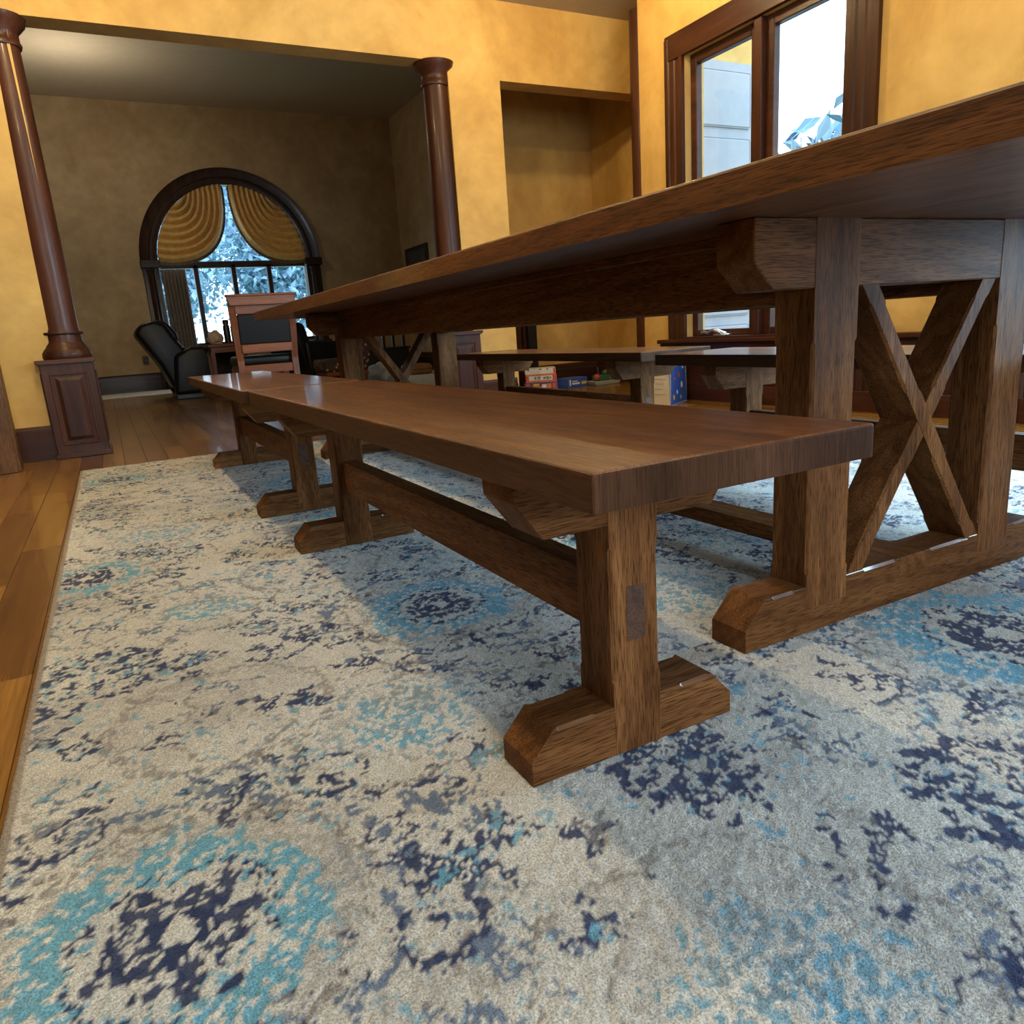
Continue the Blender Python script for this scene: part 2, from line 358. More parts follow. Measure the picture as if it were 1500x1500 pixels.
# ------------------------------------------------------------------ rug, its woven pattern computed per tuft
def make_rug():
    x0, x1, yn, yf = -0.553, 2.46, -1.15, 3.83
    xs = np.concatenate([np.arange(x0, 1.25, 0.0042), np.arange(1.25, x1, 0.009), [x1]])
    ys = np.concatenate([np.linspace(yn, -0.35, 24, endpoint=False), np.arange(-0.35, 1.45, 0.0042), np.arange(1.45, yf, 0.0085), [yf]])
    X, Y = np.meshgrid(xs, ys)
    rng = np.random.default_rng(11)
    def vn(u, v, s, seed):
        r = np.random.default_rng(seed).random((64, 64)); u = u*s; v = v*s
        i = np.floor(u).astype(int); j = np.floor(v).astype(int); a = u-i; b = v-j; a = a*a*(3-2*a); b = b*b*(3-2*b)
        i0, i1, j0, j1 = i % 64, (i+1) % 64, j % 64, (j+1) % 64
        return (r[j0, i0]*(1-a)+r[j0, i1]*a)*(1-b)+(r[j1, i0]*(1-a)+r[j1, i1]*a)*b
    N1 = vn(X, Y, 130, 1)*0.65+vn(X, Y, 260, 2)*0.35           # tuft scale
    N2 = vn(X, Y, 48, 3); N3 = vn(X, Y, 14, 4); N4 = vn(X, Y, 4, 5)
    WX = X+(vn(X, Y, 90, 8)-0.5)*0.020+(vn(X, Y, 22, 9)-0.5)*0.022; WY = Y+(vn(X, Y, 90, 10)-0.5)*0.020+(vn(X, Y, 22, 12)-0.5)*0.022
    cream = np.array([0.69, 0.655, 0.585]); grey = np.array([0.34, 0.325, 0.31]); taupe = np.array([0.30, 0.265, 0.235])
    navy = np.array([0.020, 0.034, 0.105]); sky = np.array([0.16, 0.41, 0.55]); slate = np.array([0.15, 0.20, 0.29])
    C = np.ones(X.shape+(3,))*cream
    m = np.clip((N4*0.6+N3*0.4-0.47)*3.0, 0, 1)*np.where(N1 > 0.45, 1, 0.35)
    C = C*(1-0.55*m[..., None])+grey*(0.55*m[..., None])
    def win(cx, cy, r):
        i0, i1 = np.searchsorted(xs, [cx-r, cx+r]); j0, j1 = np.searchsorted(ys, [cy-r, cy+r])
        return (slice(j0, j1), slice(i0, i1)) if i1 > i0 and j1 > j0 else None
    def put(s, mask, col, a=1.0):
        q = C[s]; q[mask] = q[mask]*(1-a)+col*a
    def ring(cx, cy, r, wd, col, dens=0.7, lobes=0, amp=0.0, a=1.0, arc=None):
        dens *= 0.97
        s = win(cx, cy, r+wd+amp+0.03)
        if s is None: return
        dx, dy = WX[s]-cx, WY[s]-cy; th = np.arctan2(dy, dx); rr = np.hypot(dx, dy)
        k = np.abs(rr-r-amp*np.abs(np.cos(lobes*th/2))) < wd*(0.6+0.8*N2[s])
        if arc is not None: k &= (((th-arc[0]) % (2*PI)) < arc[1])
        put(s, k & (N1[s] < dens), col, a)
    def disc(cx, cy, r, col, dens=0.5, a=1.0, sq=1.0, rot=0.0):
        s = win(cx, cy, r*1.3+0.02)
        if s is None: return
        dx, dy = WX[s]-cx, WY[s]-cy; u = dx*math.cos(rot)+dy*math.sin(rot); v = -dx*math.sin(rot)+dy*math.cos(rot)
        k = np.hypot(u, v/sq) < r*(0.75+0.5*N2[s]); put(s, k & (N1[s] < dens), col, a)
    def leaf(cx, cy, ln, wd, rot, col, dens=0.85, a=1.0):
        dens *= 0.86; a *= 0.95
        s = win(cx, cy, ln+0.012)
        if s is None: return
        dx, dy = WX[s]-cx, WY[s]-cy; u = dx*math.cos(rot)+dy*math.sin(rot); v = -dx*math.sin(rot)+dy*math.cos(rot)
        k = (np.abs(u) < ln) & (np.abs(v) < wd*(1-(u/ln)**2)*(0.6+0.8*N2[s])); put(s, k & (N1[s] < dens), col, a)
    def vine(pts, wd, col, dens=0.8, a=1.0):
        dens *= 0.80; a *= 0.9; wd *= 0.9
        for (ax, ay), (bx, by) in zip(pts, pts[1:]):
            cx, cy = (ax+bx)/2, (ay+by)/2; ln = math.hypot(bx-ax, by-ay)
            s = win(cx, cy, ln/2+0.02)
            if s is None: continue
            ux, uy = (bx-ax)/max(ln, 1e-6), (by-ay)/max(ln, 1e-6); dx, dy = WX[s]-ax, WY[s]-ay
            t = np.clip(dx*ux+dy*uy, 0, ln); k = np.hypot(dx-t*ux, dy-t*uy) < wd*(0.5+N2[s]); put(s, k & (N1[s] < dens), col, a)
    def spiral(cx, cy, r, rot, turns, sgn, col, wd=0.0042, tail=0.0, dens=0.85):
        p = []
        for i in range(22):
            q = i/21; th = rot+sgn*q*turns*2*PI; p.append((cx+r*(1-0.82*q)*math.cos(th), cy+r*(1-0.82*q)*math.sin(th)))
        if tail:
            d = (p[0][0]-p[1][0], p[0][1]-p[1][1]); l = math.hypot(*d); p = [(p[0][0]+d[0]/l*tail, p[0][1]+d[1]/l*tail)]+p
        vine(p, wd, col, dens)
    def flower(cx, cy, r, n, col, core, dens=0.8, rot=0.0):
        for k in range(n):
            th = rot+2*PI*k/n; leaf(cx+0.62*r*math.cos(th), cy+0.62*r*math.sin(th), r*0.36, r*0.17, th+PI/2*(k % 2), col, dens)
        ring(cx, cy, r*0.33, r*0.08, col, dens); disc(cx, cy, r*0.20, core, 0.9)
    def blue_med(cx, cy, r, rot=0.0):
        disc(cx, cy, r*1.35, grey, 0.50, 0.55)
        ring(cx, cy, r*1.42, 0.006, slate, 0.62, 10, 0.028); ring(cx, cy, r*1.24, 0.004, taupe, 0.6, 14, 0.012)
        disc(cx, cy, r, sky, 0.60, 0.9); ring(cx, cy, r*0.82, r*0.16, sky, 0.62, 0, 0, 0.9)
        disc(cx, cy, r*0.60, cream, 0.62, 0.9)
        flower(cx, cy, r*0.60, 9, navy, cream, 0.72, rot); ring(cx, cy, r*0.58, 0.004, navy, 0.55, 11, 0.012); ring(cx, cy, r*0.36, 0.005, navy, 0.6, 6, 0.014)
        for k in range(5):
            th = rot+2*PI*k/5; spiral(cx+1.75*r*math.cos(th), cy+1.75*r*math.sin(th), 0.052, th+1, 1.2, 1 if k % 2 else -1, navy, 0.0048, 0.03)
            leaf(cx+1.5*r*math.cos(th+.45), cy+1.5*r*math.sin(th+.45), 0.045, 0.010, th+.45, navy, 0.7)
            leaf(cx+1.95*r*math.cos(th+.7), cy+1.95*r*math.sin(th+.7), 0.034, 0.009, th+1.6, slate, 0.7)
    def faded_med(cx, cy, r, rot=0.0):
        ring(cx, cy, r*1.3, 0.0045, taupe, 0.62, 6, 0.03, 0.8); ring(cx, cy, r*0.98, 0.003, grey, 0.6, 0, 0, 0.8)
        disc(cx, cy, r*0.9, grey, 0.50, 0.5); disc(cx+0.02, cy-0.01, r*0.78, sky, 0.50, 0.7); ring(cx-0.01, cy-0.03, r*0.34, r*0.12, sky, 0.5, 0, 0, 0.8)
        disc(cx+0.03, cy+0.04, r*0.4, taupe, 0.42, 0.55); vine([(cx-r*1.3, cy-0.02), (cx-r*1.6, cy-0.01), (cx-r*2.0, cy+0.02)], 0.0045, slate, 0.75)
    def navy_med(cx, cy, r, rot=0.0):
        disc(cx, cy, r, grey, 0.45, 0.5); disc(cx, cy, r*0.8, sky, 0.36, 0.75)
        for q, n in ((0.95, 13), (0.62, 9), (0.32, 5)):
            for k in range(n):
                th = rot+2*PI*k/n+q; leaf(cx+q*r*math.cos(th), cy+q*r*math.sin(th), 0.026, 0.011, th+0.9*(k % 3), navy, 0.74)
        ring(cx, cy, r*0.75, 0.005, navy, 0.5, 9, 0.015)
    def ring_med(cx, cy, r, rot=0.0):
        ring(cx, cy, r, 0.007, taupe, 0.62, 0, 0, 0.75); ring(cx, cy, r*0.90, 0.003, grey, 0.6, 0, 0, 0.7, (rot, 4.2))
        for k in range(9):
            a = rot+rng.random()*6.28; q = r*0.75*math.sqrt(rng.random()); sprig(cx+q*math.cos(a), cy+q*math.sin(a), 0.05)
        disc(cx, cy, r*0.35, taupe, 0.42, 0.5)
    def sprig(cx, cy, r):
        rot = rng.random()*6.28; col = navy if rng.random() < 0.72 else slate
        for k in range(int(rng.integers(3, 7))):
            th = rot+rng.normal()*0.9+(PI if k % 2 else 0); q = r*(0.2+0.65*rng.random())
            leaf(cx+q*math.cos(th), cy+q*math.sin(th), r*(0.24+0.2*rng.random()), r*(0.09+0.09*rng.random()), th+rng.normal()*0.6, col, 0.78)
        if rng.random() < 0.5: disc(cx+rng.normal()*0.03, cy+rng.normal()*0.03, r*0.5, sky, 0.5, 0.8, 0.5, rot)
        if rng.random() < 0.35: disc(cx+rng.normal()*0.03, cy+rng.normal()*0.03, r*0.6, taupe, 0.5, 0.6, 0.5, rot)
    meds = [(0.185, 0.875, 0.150, blue_med), (-0.045, 0.480, 0.125, faded_med), (0.905, 0.140, 0.185, blue_med), (-0.480, 1.640, 0.130, blue_med),
            (-0.470, 0.940, 0.125, navy_med), (0.216, 0.140, 0.085, navy_med), (-0.258, 1.200, 0.105, faded_med), (-0.275, 0.655, 0.165, ring_med),
            (0.02, 1.33, 0.17, ring_med), (-0.30, 2.05, 0.14, faded_med), (0.24, 1.75, 0.15, blue_med), (0.60, 0.62, 0.14, faded_med), (-0.47, 2.55, 0.14, navy_med),
            (0.72, 1.15, 0.16, blue_med), (-0.20, 2.85, 0.16, ring_med), (0.30, 2.6, 0.15, blue_med), (-0.40, 3.35, 0.14, blue_med), (0.48, -0.10, 0.10, navy_med),
            (-0.38, 0.20, 0.15, blue_med), (0.05, -0.16, 0.14, faded_med), (0.0, 3.4, 0.13, faded_med)]
    for gy in np.arange(-0.2, 3.8, 0.42):
        for gx in np.arange(0.55, 2.5, 0.42):
            px, py = gx+rng.normal()*0.05, gy+rng.normal()*0.05
            if all(math.hypot(px-a, py-b) > 0.36 for a, b, _, _ in meds):
                meds.append((px, py, 0.12+0.05*rng.random(), [blue_med, faded_med, navy_med, ring_med][int(rng.integers(0, 4))]))
    for k in range(90):      # large faint scalloped arcs
        ring(x0+rng.random()*(x1-x0), -0.3+rng.random()*(yf+0.3), 0.12+0.12*rng.random(), 0.005, [taupe, taupe, slate][k % 3], 0.62, [0, 8, 12][k % 3], 0.014, 0.85, (rng.random()*6.28, 1.5+2.5*rng.random()))
    spk = (vn(X, Y, 60, 21)*0.5+vn(X, Y, 9, 22)*0.5 > 0.66) & (N1 < 0.36); C[spk] = C[spk]*0.35+slate*0.65
    spk = (vn(X, Y, 55, 23)*0.5+vn(X, Y, 7, 24)*0.5 > 0.68) & (N1 < 0.40); C[spk] = C[spk]*0.3+sky*0.7
    sp = 0
    while sp < 2700:
        px, py = x0+rng.random()*(x1-x0), -0.35+rng.random()*(yf+0.35)
        if py > 1.6 and rng.random() < 0.2: continue
        sp += 1
        if any(math.hypot(px-a, py-b) < r*1.15 for a, b, r, _ in meds): continue
        if rng.random() < 0.86: sprig(px, py, 0.024+0.030*rng.random())
        elif rng.random() < 0.5: spiral(px, py, 0.03+0.025*rng.random(), rng.random()*6.28, 1.1, 1 if rng.random() < 0.5 else -1, navy if rng.random() < 0.6 else slate, 0.0042, 0.03)
        else:
            a = rng.random()*6.28; p = [(px, py)]
            for _ in range(6): a += rng.normal()*0.35; p.append((p[-1][0]+0.026*math.cos(a), p[-1][1]+0.026*math.sin(a)))
            vine(p, 0.0042, slate if rng.random() < 0.6 else taupe, 0.75)
    for cx, cy, r, fn in meds: fn(cx, cy, r, rng.random()*6.28)
    edge = (X < x0+0.012) | (Y > yf-0.012); C[edge] = np.array([0.34, 0.28, 0.22])
    C *= (0.90+0.2*rng.random(X.shape))[..., None]
    ny, nx = X.shape
    Z = -0.0035+0.0035*N1+rng.normal(size=X.shape)*0.0006
    Z = np.minimum(Z, -0.0004)
    V = np.stack([X, Y, Z], -1).reshape(-1, 3)
    idx = np.arange(nx*ny).reshape(ny, nx)
    F = np.stack([idx[:-1, :-1], idx[:-1, 1:], idx[1:, 1:], idx[1:, :-1]], -1).reshape(-1, 4)
    # hanging edge down to the boards
    per = np.concatenate([idx[0, :], idx[1:, -1], idx[-1, -2::-1], idx[-2:0:-1, 0]]); nb = len(V)
    low = V[per].copy(); low[:, 2] = FZ+0.0002; V = np.concatenate([V, low]); k = np.arange(len(per)); k2 = (k+1) % len(per)
    F2 = np.stack([per, nb+k, nb+k2, per[k2]], -1); F = np.concatenate([F, F2])
    me = bpy.data.meshes.new('area_rug'); me.vertices.add(len(V)); me.vertices.foreach_set('co', V.astype(np.float32).ravel())
    me.loops.add(F.size); me.loops.foreach_set('vertex_index', F.astype(np.int32).ravel())
    me.polygons.add(len(F)); me.polygons.foreach_set('loop_start', np.arange(0, F.size, 4, dtype=np.int32))
    me.update(calc_edges=True)
    at = me.color_attributes.new('weave', 'FLOAT_COLOR', 'POINT')
    cc = np.concatenate([C.reshape(-1, 3), np.tile([0.34, 0.28, 0.22], (len(per), 1))]); cc = np.concatenate([np.clip(cc, 0, 1), np.ones((len(cc), 1))], 1)
    at.data.foreach_set('color', cc.astype(np.float32).ravel())
    me.polygons.foreach_set('use_smooth', [True]*len(F))
    nt = NT('woven_rug'); a = nt.n('ShaderNodeAttribute', attribute_name='weave'); co = nt.coords((1, 1, 1))
    no = nt.n('ShaderNodeTexNoise', i_Scale=420.0, i_Detail=3.0, i_Roughness=0.7); nt.l(co, no.inputs[0])
    sp_ = nt.ramp(no.outputs[0], [(0.36, (0.52, 0.52, 0.52)), (0.60, (1.16, 1.16, 1.16))]).outputs[0]
    nt.l(mixc(nt, 1.0, a.outputs[0], sp_, 'MULTIPLY'), nt.b.inputs['Base Color'])
    nt.b.inputs['Roughness'].default_value = 1.0; nt.b.inputs['Specular IOR Level'].default_value = 0.1
    nt.b.inputs['Sheen Weight'].default_value = 0.15
    nt.bump(no.outputs[0], 0.9, 0.004)
    obj('area_rug', me, nt.m, label='large cream area rug with navy and sky-blue medallions under the dining table', cat='rug')
make_rug()

# ------------------------------------------------------------------ floor of oak boards
def plankmat():
    nt = NT('floor_boards'); b = nt.b
    oi = nt.n('ShaderNodeObjectInfo'); ge = nt.n('ShaderNodeNewGeometry')
    ad = nt.n('ShaderNodeMath', operation='ADD'); fr = nt.n('ShaderNodeMath', operation='FRACT')
    nt.l(oi.outputs['Random'], ad.inputs[0]); nt.l(ge.outputs['Random Per Island'], ad.inputs[1]); nt.l(ad.outputs[0], fr.inputs[0])
    sv = nt.n('ShaderNodeVectorMath', operation='SCALE'); sv.inputs[0].default_value = (13, 17, 3); nt.l(fr.outputs[0], sv.inputs['Scale'])
    vm = nt.n('ShaderNodeVectorMath', operation='ADD'); nt.l(ge.outputs['Position'], vm.inputs[0]); nt.l(sv.outputs[0], vm.inputs[1])
    def tex(s, scale, det, dist=0.0):
        mp = nt.n('ShaderNodeMapping'); mp.inputs['Scale'].default_value = s; nt.l(vm.outputs[0], mp.inputs[0])
        q = nt.n('ShaderNodeTexNoise', i_Scale=scale, i_Detail=det, i_Distortion=dist); nt.l(mp.outputs[0], q.inputs[0]); return q.outputs[0]
    tone = nt.ramp(fr.outputs[0], [(0.0, (0.150, 0.066, 0.015)), (0.3, (0.23, 0.108, 0.022)), (0.6, (0.34, 0.170, 0.038)), (0.8, (0.26, 0.125, 0.026)), (1.0, (0.17, 0.076, 0.017))]).outputs[0]
    g1 = nt.ramp(tex((18, 0.9, 1), 2.0, 5.0, 0.5), [(0.3, (0.62, 0.58, 0.52)), (0.65, (1.15, 1.12, 1.08))]).outputs[0]
    g2 = nt.ramp(tex((90, 4, 1), 2.0, 4.0), [(0.35, (0.72, 0.70, 0.68)), (0.6, (1.06, 1.06, 1.06))]).outputs[0]
    c = mixc(nt, 0.8, tone, g1, 'MULTIPLY'); c = mixc(nt, 0.7, c, g2, 'MULTIPLY')
    kn = nt.ramp(tex((3, 1.3, 1), 3.3, 2.0), [(0.22, (0.25, 0.2, 0.16)), (0.29, (1, 1, 1))]).outputs[0]
    nt.l(mixc(nt, 0.8, c, kn, 'MULTIPLY'), b.inputs['Base Color'])
    b.inputs['Roughness'].default_value = 0.26
    b.inputs['Coat Weight'].default_value = 0.15
    nt.bump(tex((90, 4, 1), 2.0, 4.0), 0.12, 0.001); return nt.m
PLANKM = plankmat()
SUB = plain('floor_gap', (0.035, 0.016, 0.006), 0.8)
floor = obj('floor', box(-6.2, 4.85, -3.1, 12.9, FZ-0.05, FZ-0.004), SUB, label='warm brown oak board floor', kind='structure')
def plank_bm(x, y, L, W, bm, z=FZ, cx=0, cy=0):
    h = 0.0012
    pts = lambda i, zz: [(x+i-cx, y+i-cy, zz), (x+W-i-cx, y+i-cy, zz), (x+W-i-cx, y+L-i-cy, zz), (x+i-cx, y+L-i-cy, zz)]
    b = bm; lo = [b.verts.new(p) for p in pts(0.0004, z-0.006)]; mi = [b.verts.new(p) for p in pts(0.0004, z-h*0.8)]; hi = [b.verts.new(p) for p in pts(0.0018, z)]
    for A, B in ((lo, mi), (mi, hi)):
        for i in range(4): b.faces.new((A[i], A[(i+1) % 4], B[(i+1) % 4], B[i]))
    b.faces.new(hi)
PWID = 0.108; _pm = {}
rest = bmesh.new(); cand = []
rnd = random.Random(5)
for i in range(int(10.8/PWID)):
    x = -6.0+i*PWID
    k = round((-0.562-(-6.0))/PWID); x += -0.562-(-6.0+k*PWID)
    y = -3.05-rnd.random()
    while y < 12.85:
        L = rnd.choice([0.62, 0.86, 1.1, 1.34, 1.6])
        a, b_ = max(y, -3.05), min(y+L, 12.85)
        if b_-a > 0.05:
            cxm, cym = x+PWID/2, (a+b_)/2
            under = x > -0.5 and x+PWID < 2.42 and a > -1.1 and b_ < 3.8
            v = Vector((cxm-CX, cym-CY, -CZ)); dep = v.dot(_f)
            if not under and dep > 0.3:
                u = 750+FPX*v.dot(_r2)/dep; vv = 750-FPX*v.dot(_u2)/dep
                vis = -60 < u < 1560 and 0 < vv < 1540
            else: vis = False
            cand.append((dep if vis else 99, x, a, b_-a, abs((b_-a)-L) < 1e-6))
        y += L
cand.sort(key=lambda c: c[0])
for q, (dep, x, a, L, full) in enumerate(cand):
    if dep < 90 and q < 290:
        key = round(L, 3)
        if key not in _pm:
            bm = bmesh.new(); plank_bm(0, 0, L, PWID-0.0003, bm, 0); bmesh.ops.recalc_face_normals(bm, faces=bm.faces)
            me = bpy.data.meshes.new('plank'); bm.to_mesh(me); bm.free(); me.materials.append(PLANKM); _pm[key] = me
        o = bpy.data.objects.new('plank', _pm[key]); o.location = (x, a, FZ); COL.objects.link(o); o.parent = floor
    else: plank_bm(x, a, L, PWID-0.0003, rest)
obj('planks', rest, PLANKM, floor, kind='stuff')

# ------------------------------------------------------------------ walls and ceilings
XR = 3.20
YP = 4.56      # face of the wall with the two columns
def S(name, bm, mat, label, parent=None): return obj(name, bm, mat, parent, label=label, kind='structure')
S('wall_left', box(-6.2, -6.0, -3.1, 12.9, FZ, 4.2), FARWALL, 'unseen tan plaster wall at the side of the dining room')  # unseen wall, set far out and darker to lessen bounce light
S('wall_near', box(-6.2, 3.35, -3.15, -3.0, FZ, 2.8), GOLDWALL, 'golden plaster wall facing the table end')
S('wall_partition_left', box(-6.2, -0.50, YP, YP+0.17, FZ, 4.2), GOLDWALL, 'mottled golden plaster wall beside the panelled pedestal')
bm = box(2.03, 2.43, YP, YP+0.17, FZ, 4.2); box(2.43, 4.00, YP, YP+0.17, 2.25, 4.2, bm=bm); box(-0.50, 2.03, YP, YP+0.17, 2.335, 4.2, bm=bm)
S('wall_partition_right', bm, GOLDWALL, 'bright golden plaster wall beyond the table beside the far pedestal')
S('wall_alcove_back', box(2.95, 4.65, 5.75, 6.24, FZ, 4.2), GOLDWALL, 'golden alcove wall behind the board games')
S('wall_alcove_left', prism([(2.43, YP+0.17), (2.95, 5.75), (2.95, 6.24), (2.88, 6.24), (2.31, YP+0.17)], FZ, 4.2, 'z'), GOLDWALL, 'short slanting golden wall at the side of the alcove')
S('wall_alcove_right', box(4.00, 4.12, 3.82, 5.75, FZ, 4.2), GOLDWALL, 'golden side wall of the alcove')
S('wall_far_right', box(4.65, 4.82, 6.24, 12.9, FZ, 4.2), FARWALL, 'tan plaster wall with the dark picture')
S('ceiling_dining', box(-6.2, XR+0.16, -3.15, YP+0.17, 2.75, 2.85), CEIL, 'plain ceiling over the dining table')
S('ceiling_alcove', box(XR+0.16, 4.12, 3.82, YP+0.17, 2.75, 2.85), CEIL, 'plain ceiling over the alcove mouth')
S('ceiling_living', box(-6.2, 4.85, YP, 12.95, 4.2, 4.3), CEIL, 'plain ceiling of the far living room')
# right wall: windows at y 2.28..3.52 and -1.0..1.2
XR = 3.20
bm = box(XR, XR+0.16, -3.1, -1.0, FZ, 2.8); box(XR, XR+0.16, 1.2, 2.28, FZ, 2.8, bm=bm); box(XR, XR+0.16, 3.52, 3.98, FZ, 2.8, bm=bm)
for a, b_ in ((-1.0, 1.2), (2.28, 3.52)):
    box(XR, XR+0.16, a, b_, FZ, 0.40, bm=bm); box(XR, XR+0.16, a, b_, 2.15, 2.8, bm=bm)
S('wall_right', bm, GOLDWALL, 'golden plaster wall with the casement window')
S('wall_alcove_near', box(XR+0.16, 4.00, 3.82, 3.98, FZ, 2.8), GOLDWALL, 'golden return wall of the alcove')
# far wall with an arched opening
YF = 12.70; AX, AZ, AR = 1.77, 1.93, 1.15; SILL = 0.60
bm = bmesh.new()
box(-6.2, AX-AR, YF, YF+0.2, FZ, 4.2, bm=bm); box(AX+AR, 4.82, YF, YF+0.2, FZ, 4.2, bm=bm); box(AX-AR, AX+AR, YF, YF+0.2, FZ, SILL, bm=bm)
NA = 36
for i in range(NA):
    t0, t1 = PI*i/NA, PI*(i+1)/NA
    p = [(AX+AR*math.cos(t0), AZ+AR*math.sin(t0)), (AX+AR*math.cos(t0), 4.2), (AX+AR*math.cos(t1), 4.2), (AX+AR*math.cos(t1), AZ+AR*math.sin(t1))]
    prism(p, YF, YF+0.2, 'y', bm=bm)
S('wall_far', bm, FARWALL, 'tan plaster wall with the tall arched window')

# baseboards: dark stained, stepped
def baseboard(name, a, b_, axis, face, sgn, h, mat, label):
    prof = [(0, FZ), (0.022, FZ), (0.022, h*0.72), (0.015, h*0.76), (0.015, h*0.9), (0.008, h), (0, h)]
    if axis == 'x': bm = prism([(face+sgn*u, v) for u, v in prof], a, b_, 'x')
    else: bm = prism([(face+sgn*u, v) for u, v in prof], a, b_, 'y')
    return S(name, bm, mat, label)
baseboard('baseboard_left', -6.0, -0.66, 'x', YP, -1, 0.19, MAHOG[0], 'stepped dark baseboard under the golden wall by the pedestal')
baseboard('baseboard_right', 2.10, 2.41, 'x', YP, -1, 0.19, MAHOG[0], 'stepped dark baseboard beside the far pedestal')
baseboard('baseboard_far', -6.0, 4.65, 'x', YF, -1, 0.26, DARKTRIM[0], 'tall dark baseboard under the arched window')
baseboard('baseboard_far_right', 6.24, YF, 'y', 4.65, -1, 0.26, DARKTRIM[1], 'tall dark baseboard along the far side wall')
baseboard('baseboard_alcove_back', 2.95, 4.00, 'x', 5.75, -1, 0.19, DARKTRIM[0], 'dark baseboard behind the board games')
baseboard('baseboard_alcove_right', 3.98, 5.75, 'y', 4.00, -1, 0.19, DARKTRIM[1], 'dark baseboard along the alcove side')
# honey wood jamb at the very left
t = empty('trim_1', (-1.05, 4.2, FZ), label='honey brown wooden door jamb before the golden wall', kind='structure')
obj('jamb_board', box(-0.25, 0.216, -0.05, 0.06, 0, 2.15, 0.004, 1), CASEW, t); obj('jamb_stop', box(-0.25, 0.205, -0.065, -0.05, 0, 2.15, 0.003, 1), CASEW, t)
S('trim_2', box(-3.15, -1.3, 4.14, 4.26, FZ, 2.15, 0.004, 1), CASEW, 'honey brown wooden door leaf beside the jamb')

# wainscot and ledge below the casement window
t = empty('trim_3', (XR, 0, FZ), label='dark panelled wainscot with a ledge under the casement window', kind='structure')
obj('base_rail', box(-0.030, 0, -3.0, 3.78, 0, 0.11, 0.003, 1), MAHOG[1], t)
obj('backing_panel', box(-0.010, 0, -3.0, 3.78, 0.11, 0.33), MAHOG[1], t)
obj('top_rail', box(-0.024, 0, -3.0, 3.78, 0.33, 0.385, 0.003, 1), MAHOG[1], t)
obj('ledge', box(-0.055, 0.0, -3.0, 3.78, 0.385, 0.412, 0.006, 2), MAHOG[1], t)
for yy in (-2.2, -1.3, -0.4, 0.5, 1.4, 2.2, 2.95, 3.70):
    obj('stile', box(-0.024, 0, yy-0.045, yy+0.045, 0.11, 0.33, 0.003, 1), MAHOG[2], t)

# ------------------------------------------------------------------ columns on panelled pedestals
def make_column():
    t = empty('column')
    s = 0.135
    ped = obj('pedestal', box(-s, s, -s, s, 0, 0.545, 0.003, 1), MAHOG[2], t)
    obj('plinth', box(-s-0.012, s+0.012, -s-0.012, s+0.012, 0, 0.028, 0.004, 2), MAHOG[0], t)
    obj('cap_moulding', prism([(-s-0.004, 0.540), (-s-0.010, 0.548), (-s-0.018, 0.552), (-s-0.018, 0.566), (s+0.018, 0.566), (s+0.018, 0.552), (s+0.010, 0.548), (s+0.004, 0.540)], -s-0.018, s+0.018, 'y', 0.002, 1), MAHOG[0], t)
    def rect_frame(x0, x1, z0, z1, wd, y0, y1):
        bm = bmesh.new()
        box(x0, x1, y0, y1, z1-wd, z1, 0.002, 1, bm); box(x0, x1, y0, y1, z0, z0+wd, 0.002, 1, bm)
        box(x0, x0+wd, y0, y1, z0+wd, z1-wd, 0.002, 1, bm); box(x1-wd, x1, y0, y1, z0+wd, z1-wd, 0.002, 1, bm); return bm
    for k in range(4):
        fr = obj('panel_frame', rect_frame(-0.096, 0.096, 0.078, 0.492, 0.014, -s-0.008, -s), MAHOG[2], ped, rot=(0, 0, k*PI/2))
        p = [(-0.070, 0.104), (0.070, 0.104), (0.070, 0.466), (-0.070, 0.466)]; q = [(-0.050, 0.124), (0.050, 0.124), (0.050, 0.446), (-0.050, 0.446)]
        bm = loft([[(u, -s+0.0005, v) for u, v in p], [(u, -s-0.002, v) for u, v in p], [(u, -s-0.008, v) for u, v in q]])
        obj('raised_panel', bm, MAHOG[2], ped, rot=(0, 0, k*PI/2))
    smooth(obj('column_base', lathe([(0.0, 0.566), (0.134, 0.566), (0.138, 0.578), (0.136, 0.602), (0.126, 0.622), (0.118, 0.632), (0.116, 0.640), (0.110, 0.650), (0.104, 0.662), (0.103, 0.700), (0.114, 0.704), (0.117, 0.711), (0.114, 0.718), (0.0, 0.718)], 48), MAHOG[2], t), 50)
    smooth(obj('shaft', lathe([(0.0, 0.715), (0.101, 0.715), (0.0965, 0.74), (0.095, 1.2), (0.086, 2.22), (0.0, 2.22)], 48), MAHOG[2], t), 50)
    smooth(obj('capital', lathe([(0, 2.2), (0.096, 2.2), (0.10, 2.215), (0.092, 2.23), (0.092, 2.27), (0.13, 2.31), (0.14, 2.345), (0, 2.345)], 40), MAHOG[2], t), 50)
    return t
c1 = make_column(); c1.location = (-0.546, 4.640, FZ); tag(c1, 'dark wood column on a panelled pedestal beside the honey jamb and golden wall', 'column', 'columns on pedestals')
c2 = copy_tree(c1); c2.location = (1.966, 4.640, FZ); tag(c2, 'dark wood column on a panelled pedestal beyond the table end, beside the far bench', 'column', 'columns on pedestals')
t = empty('slim_column', (3.27, 4.03, FZ), label='slim dark wood column at the alcove edge, behind the shopping bag', cat='column')
smooth(obj('shaft', lathe([(0, 0.2), (0.085, 0.2), (0.085, 2.6), (0, 2.6)], 36), MAHOG[2], t), 50)
smooth(obj('column_base', lathe([(0, 0), (0.115, 0), (0.115, 0.06), (0.105, 0.09), (0.11, 0.13), (0.095, 0.17), (0.09, 0.21), (0, 0.21)], 36), MAHOG[2], t), 50)

# ------------------------------------------------------------------ windows
DW = DARKTRIM
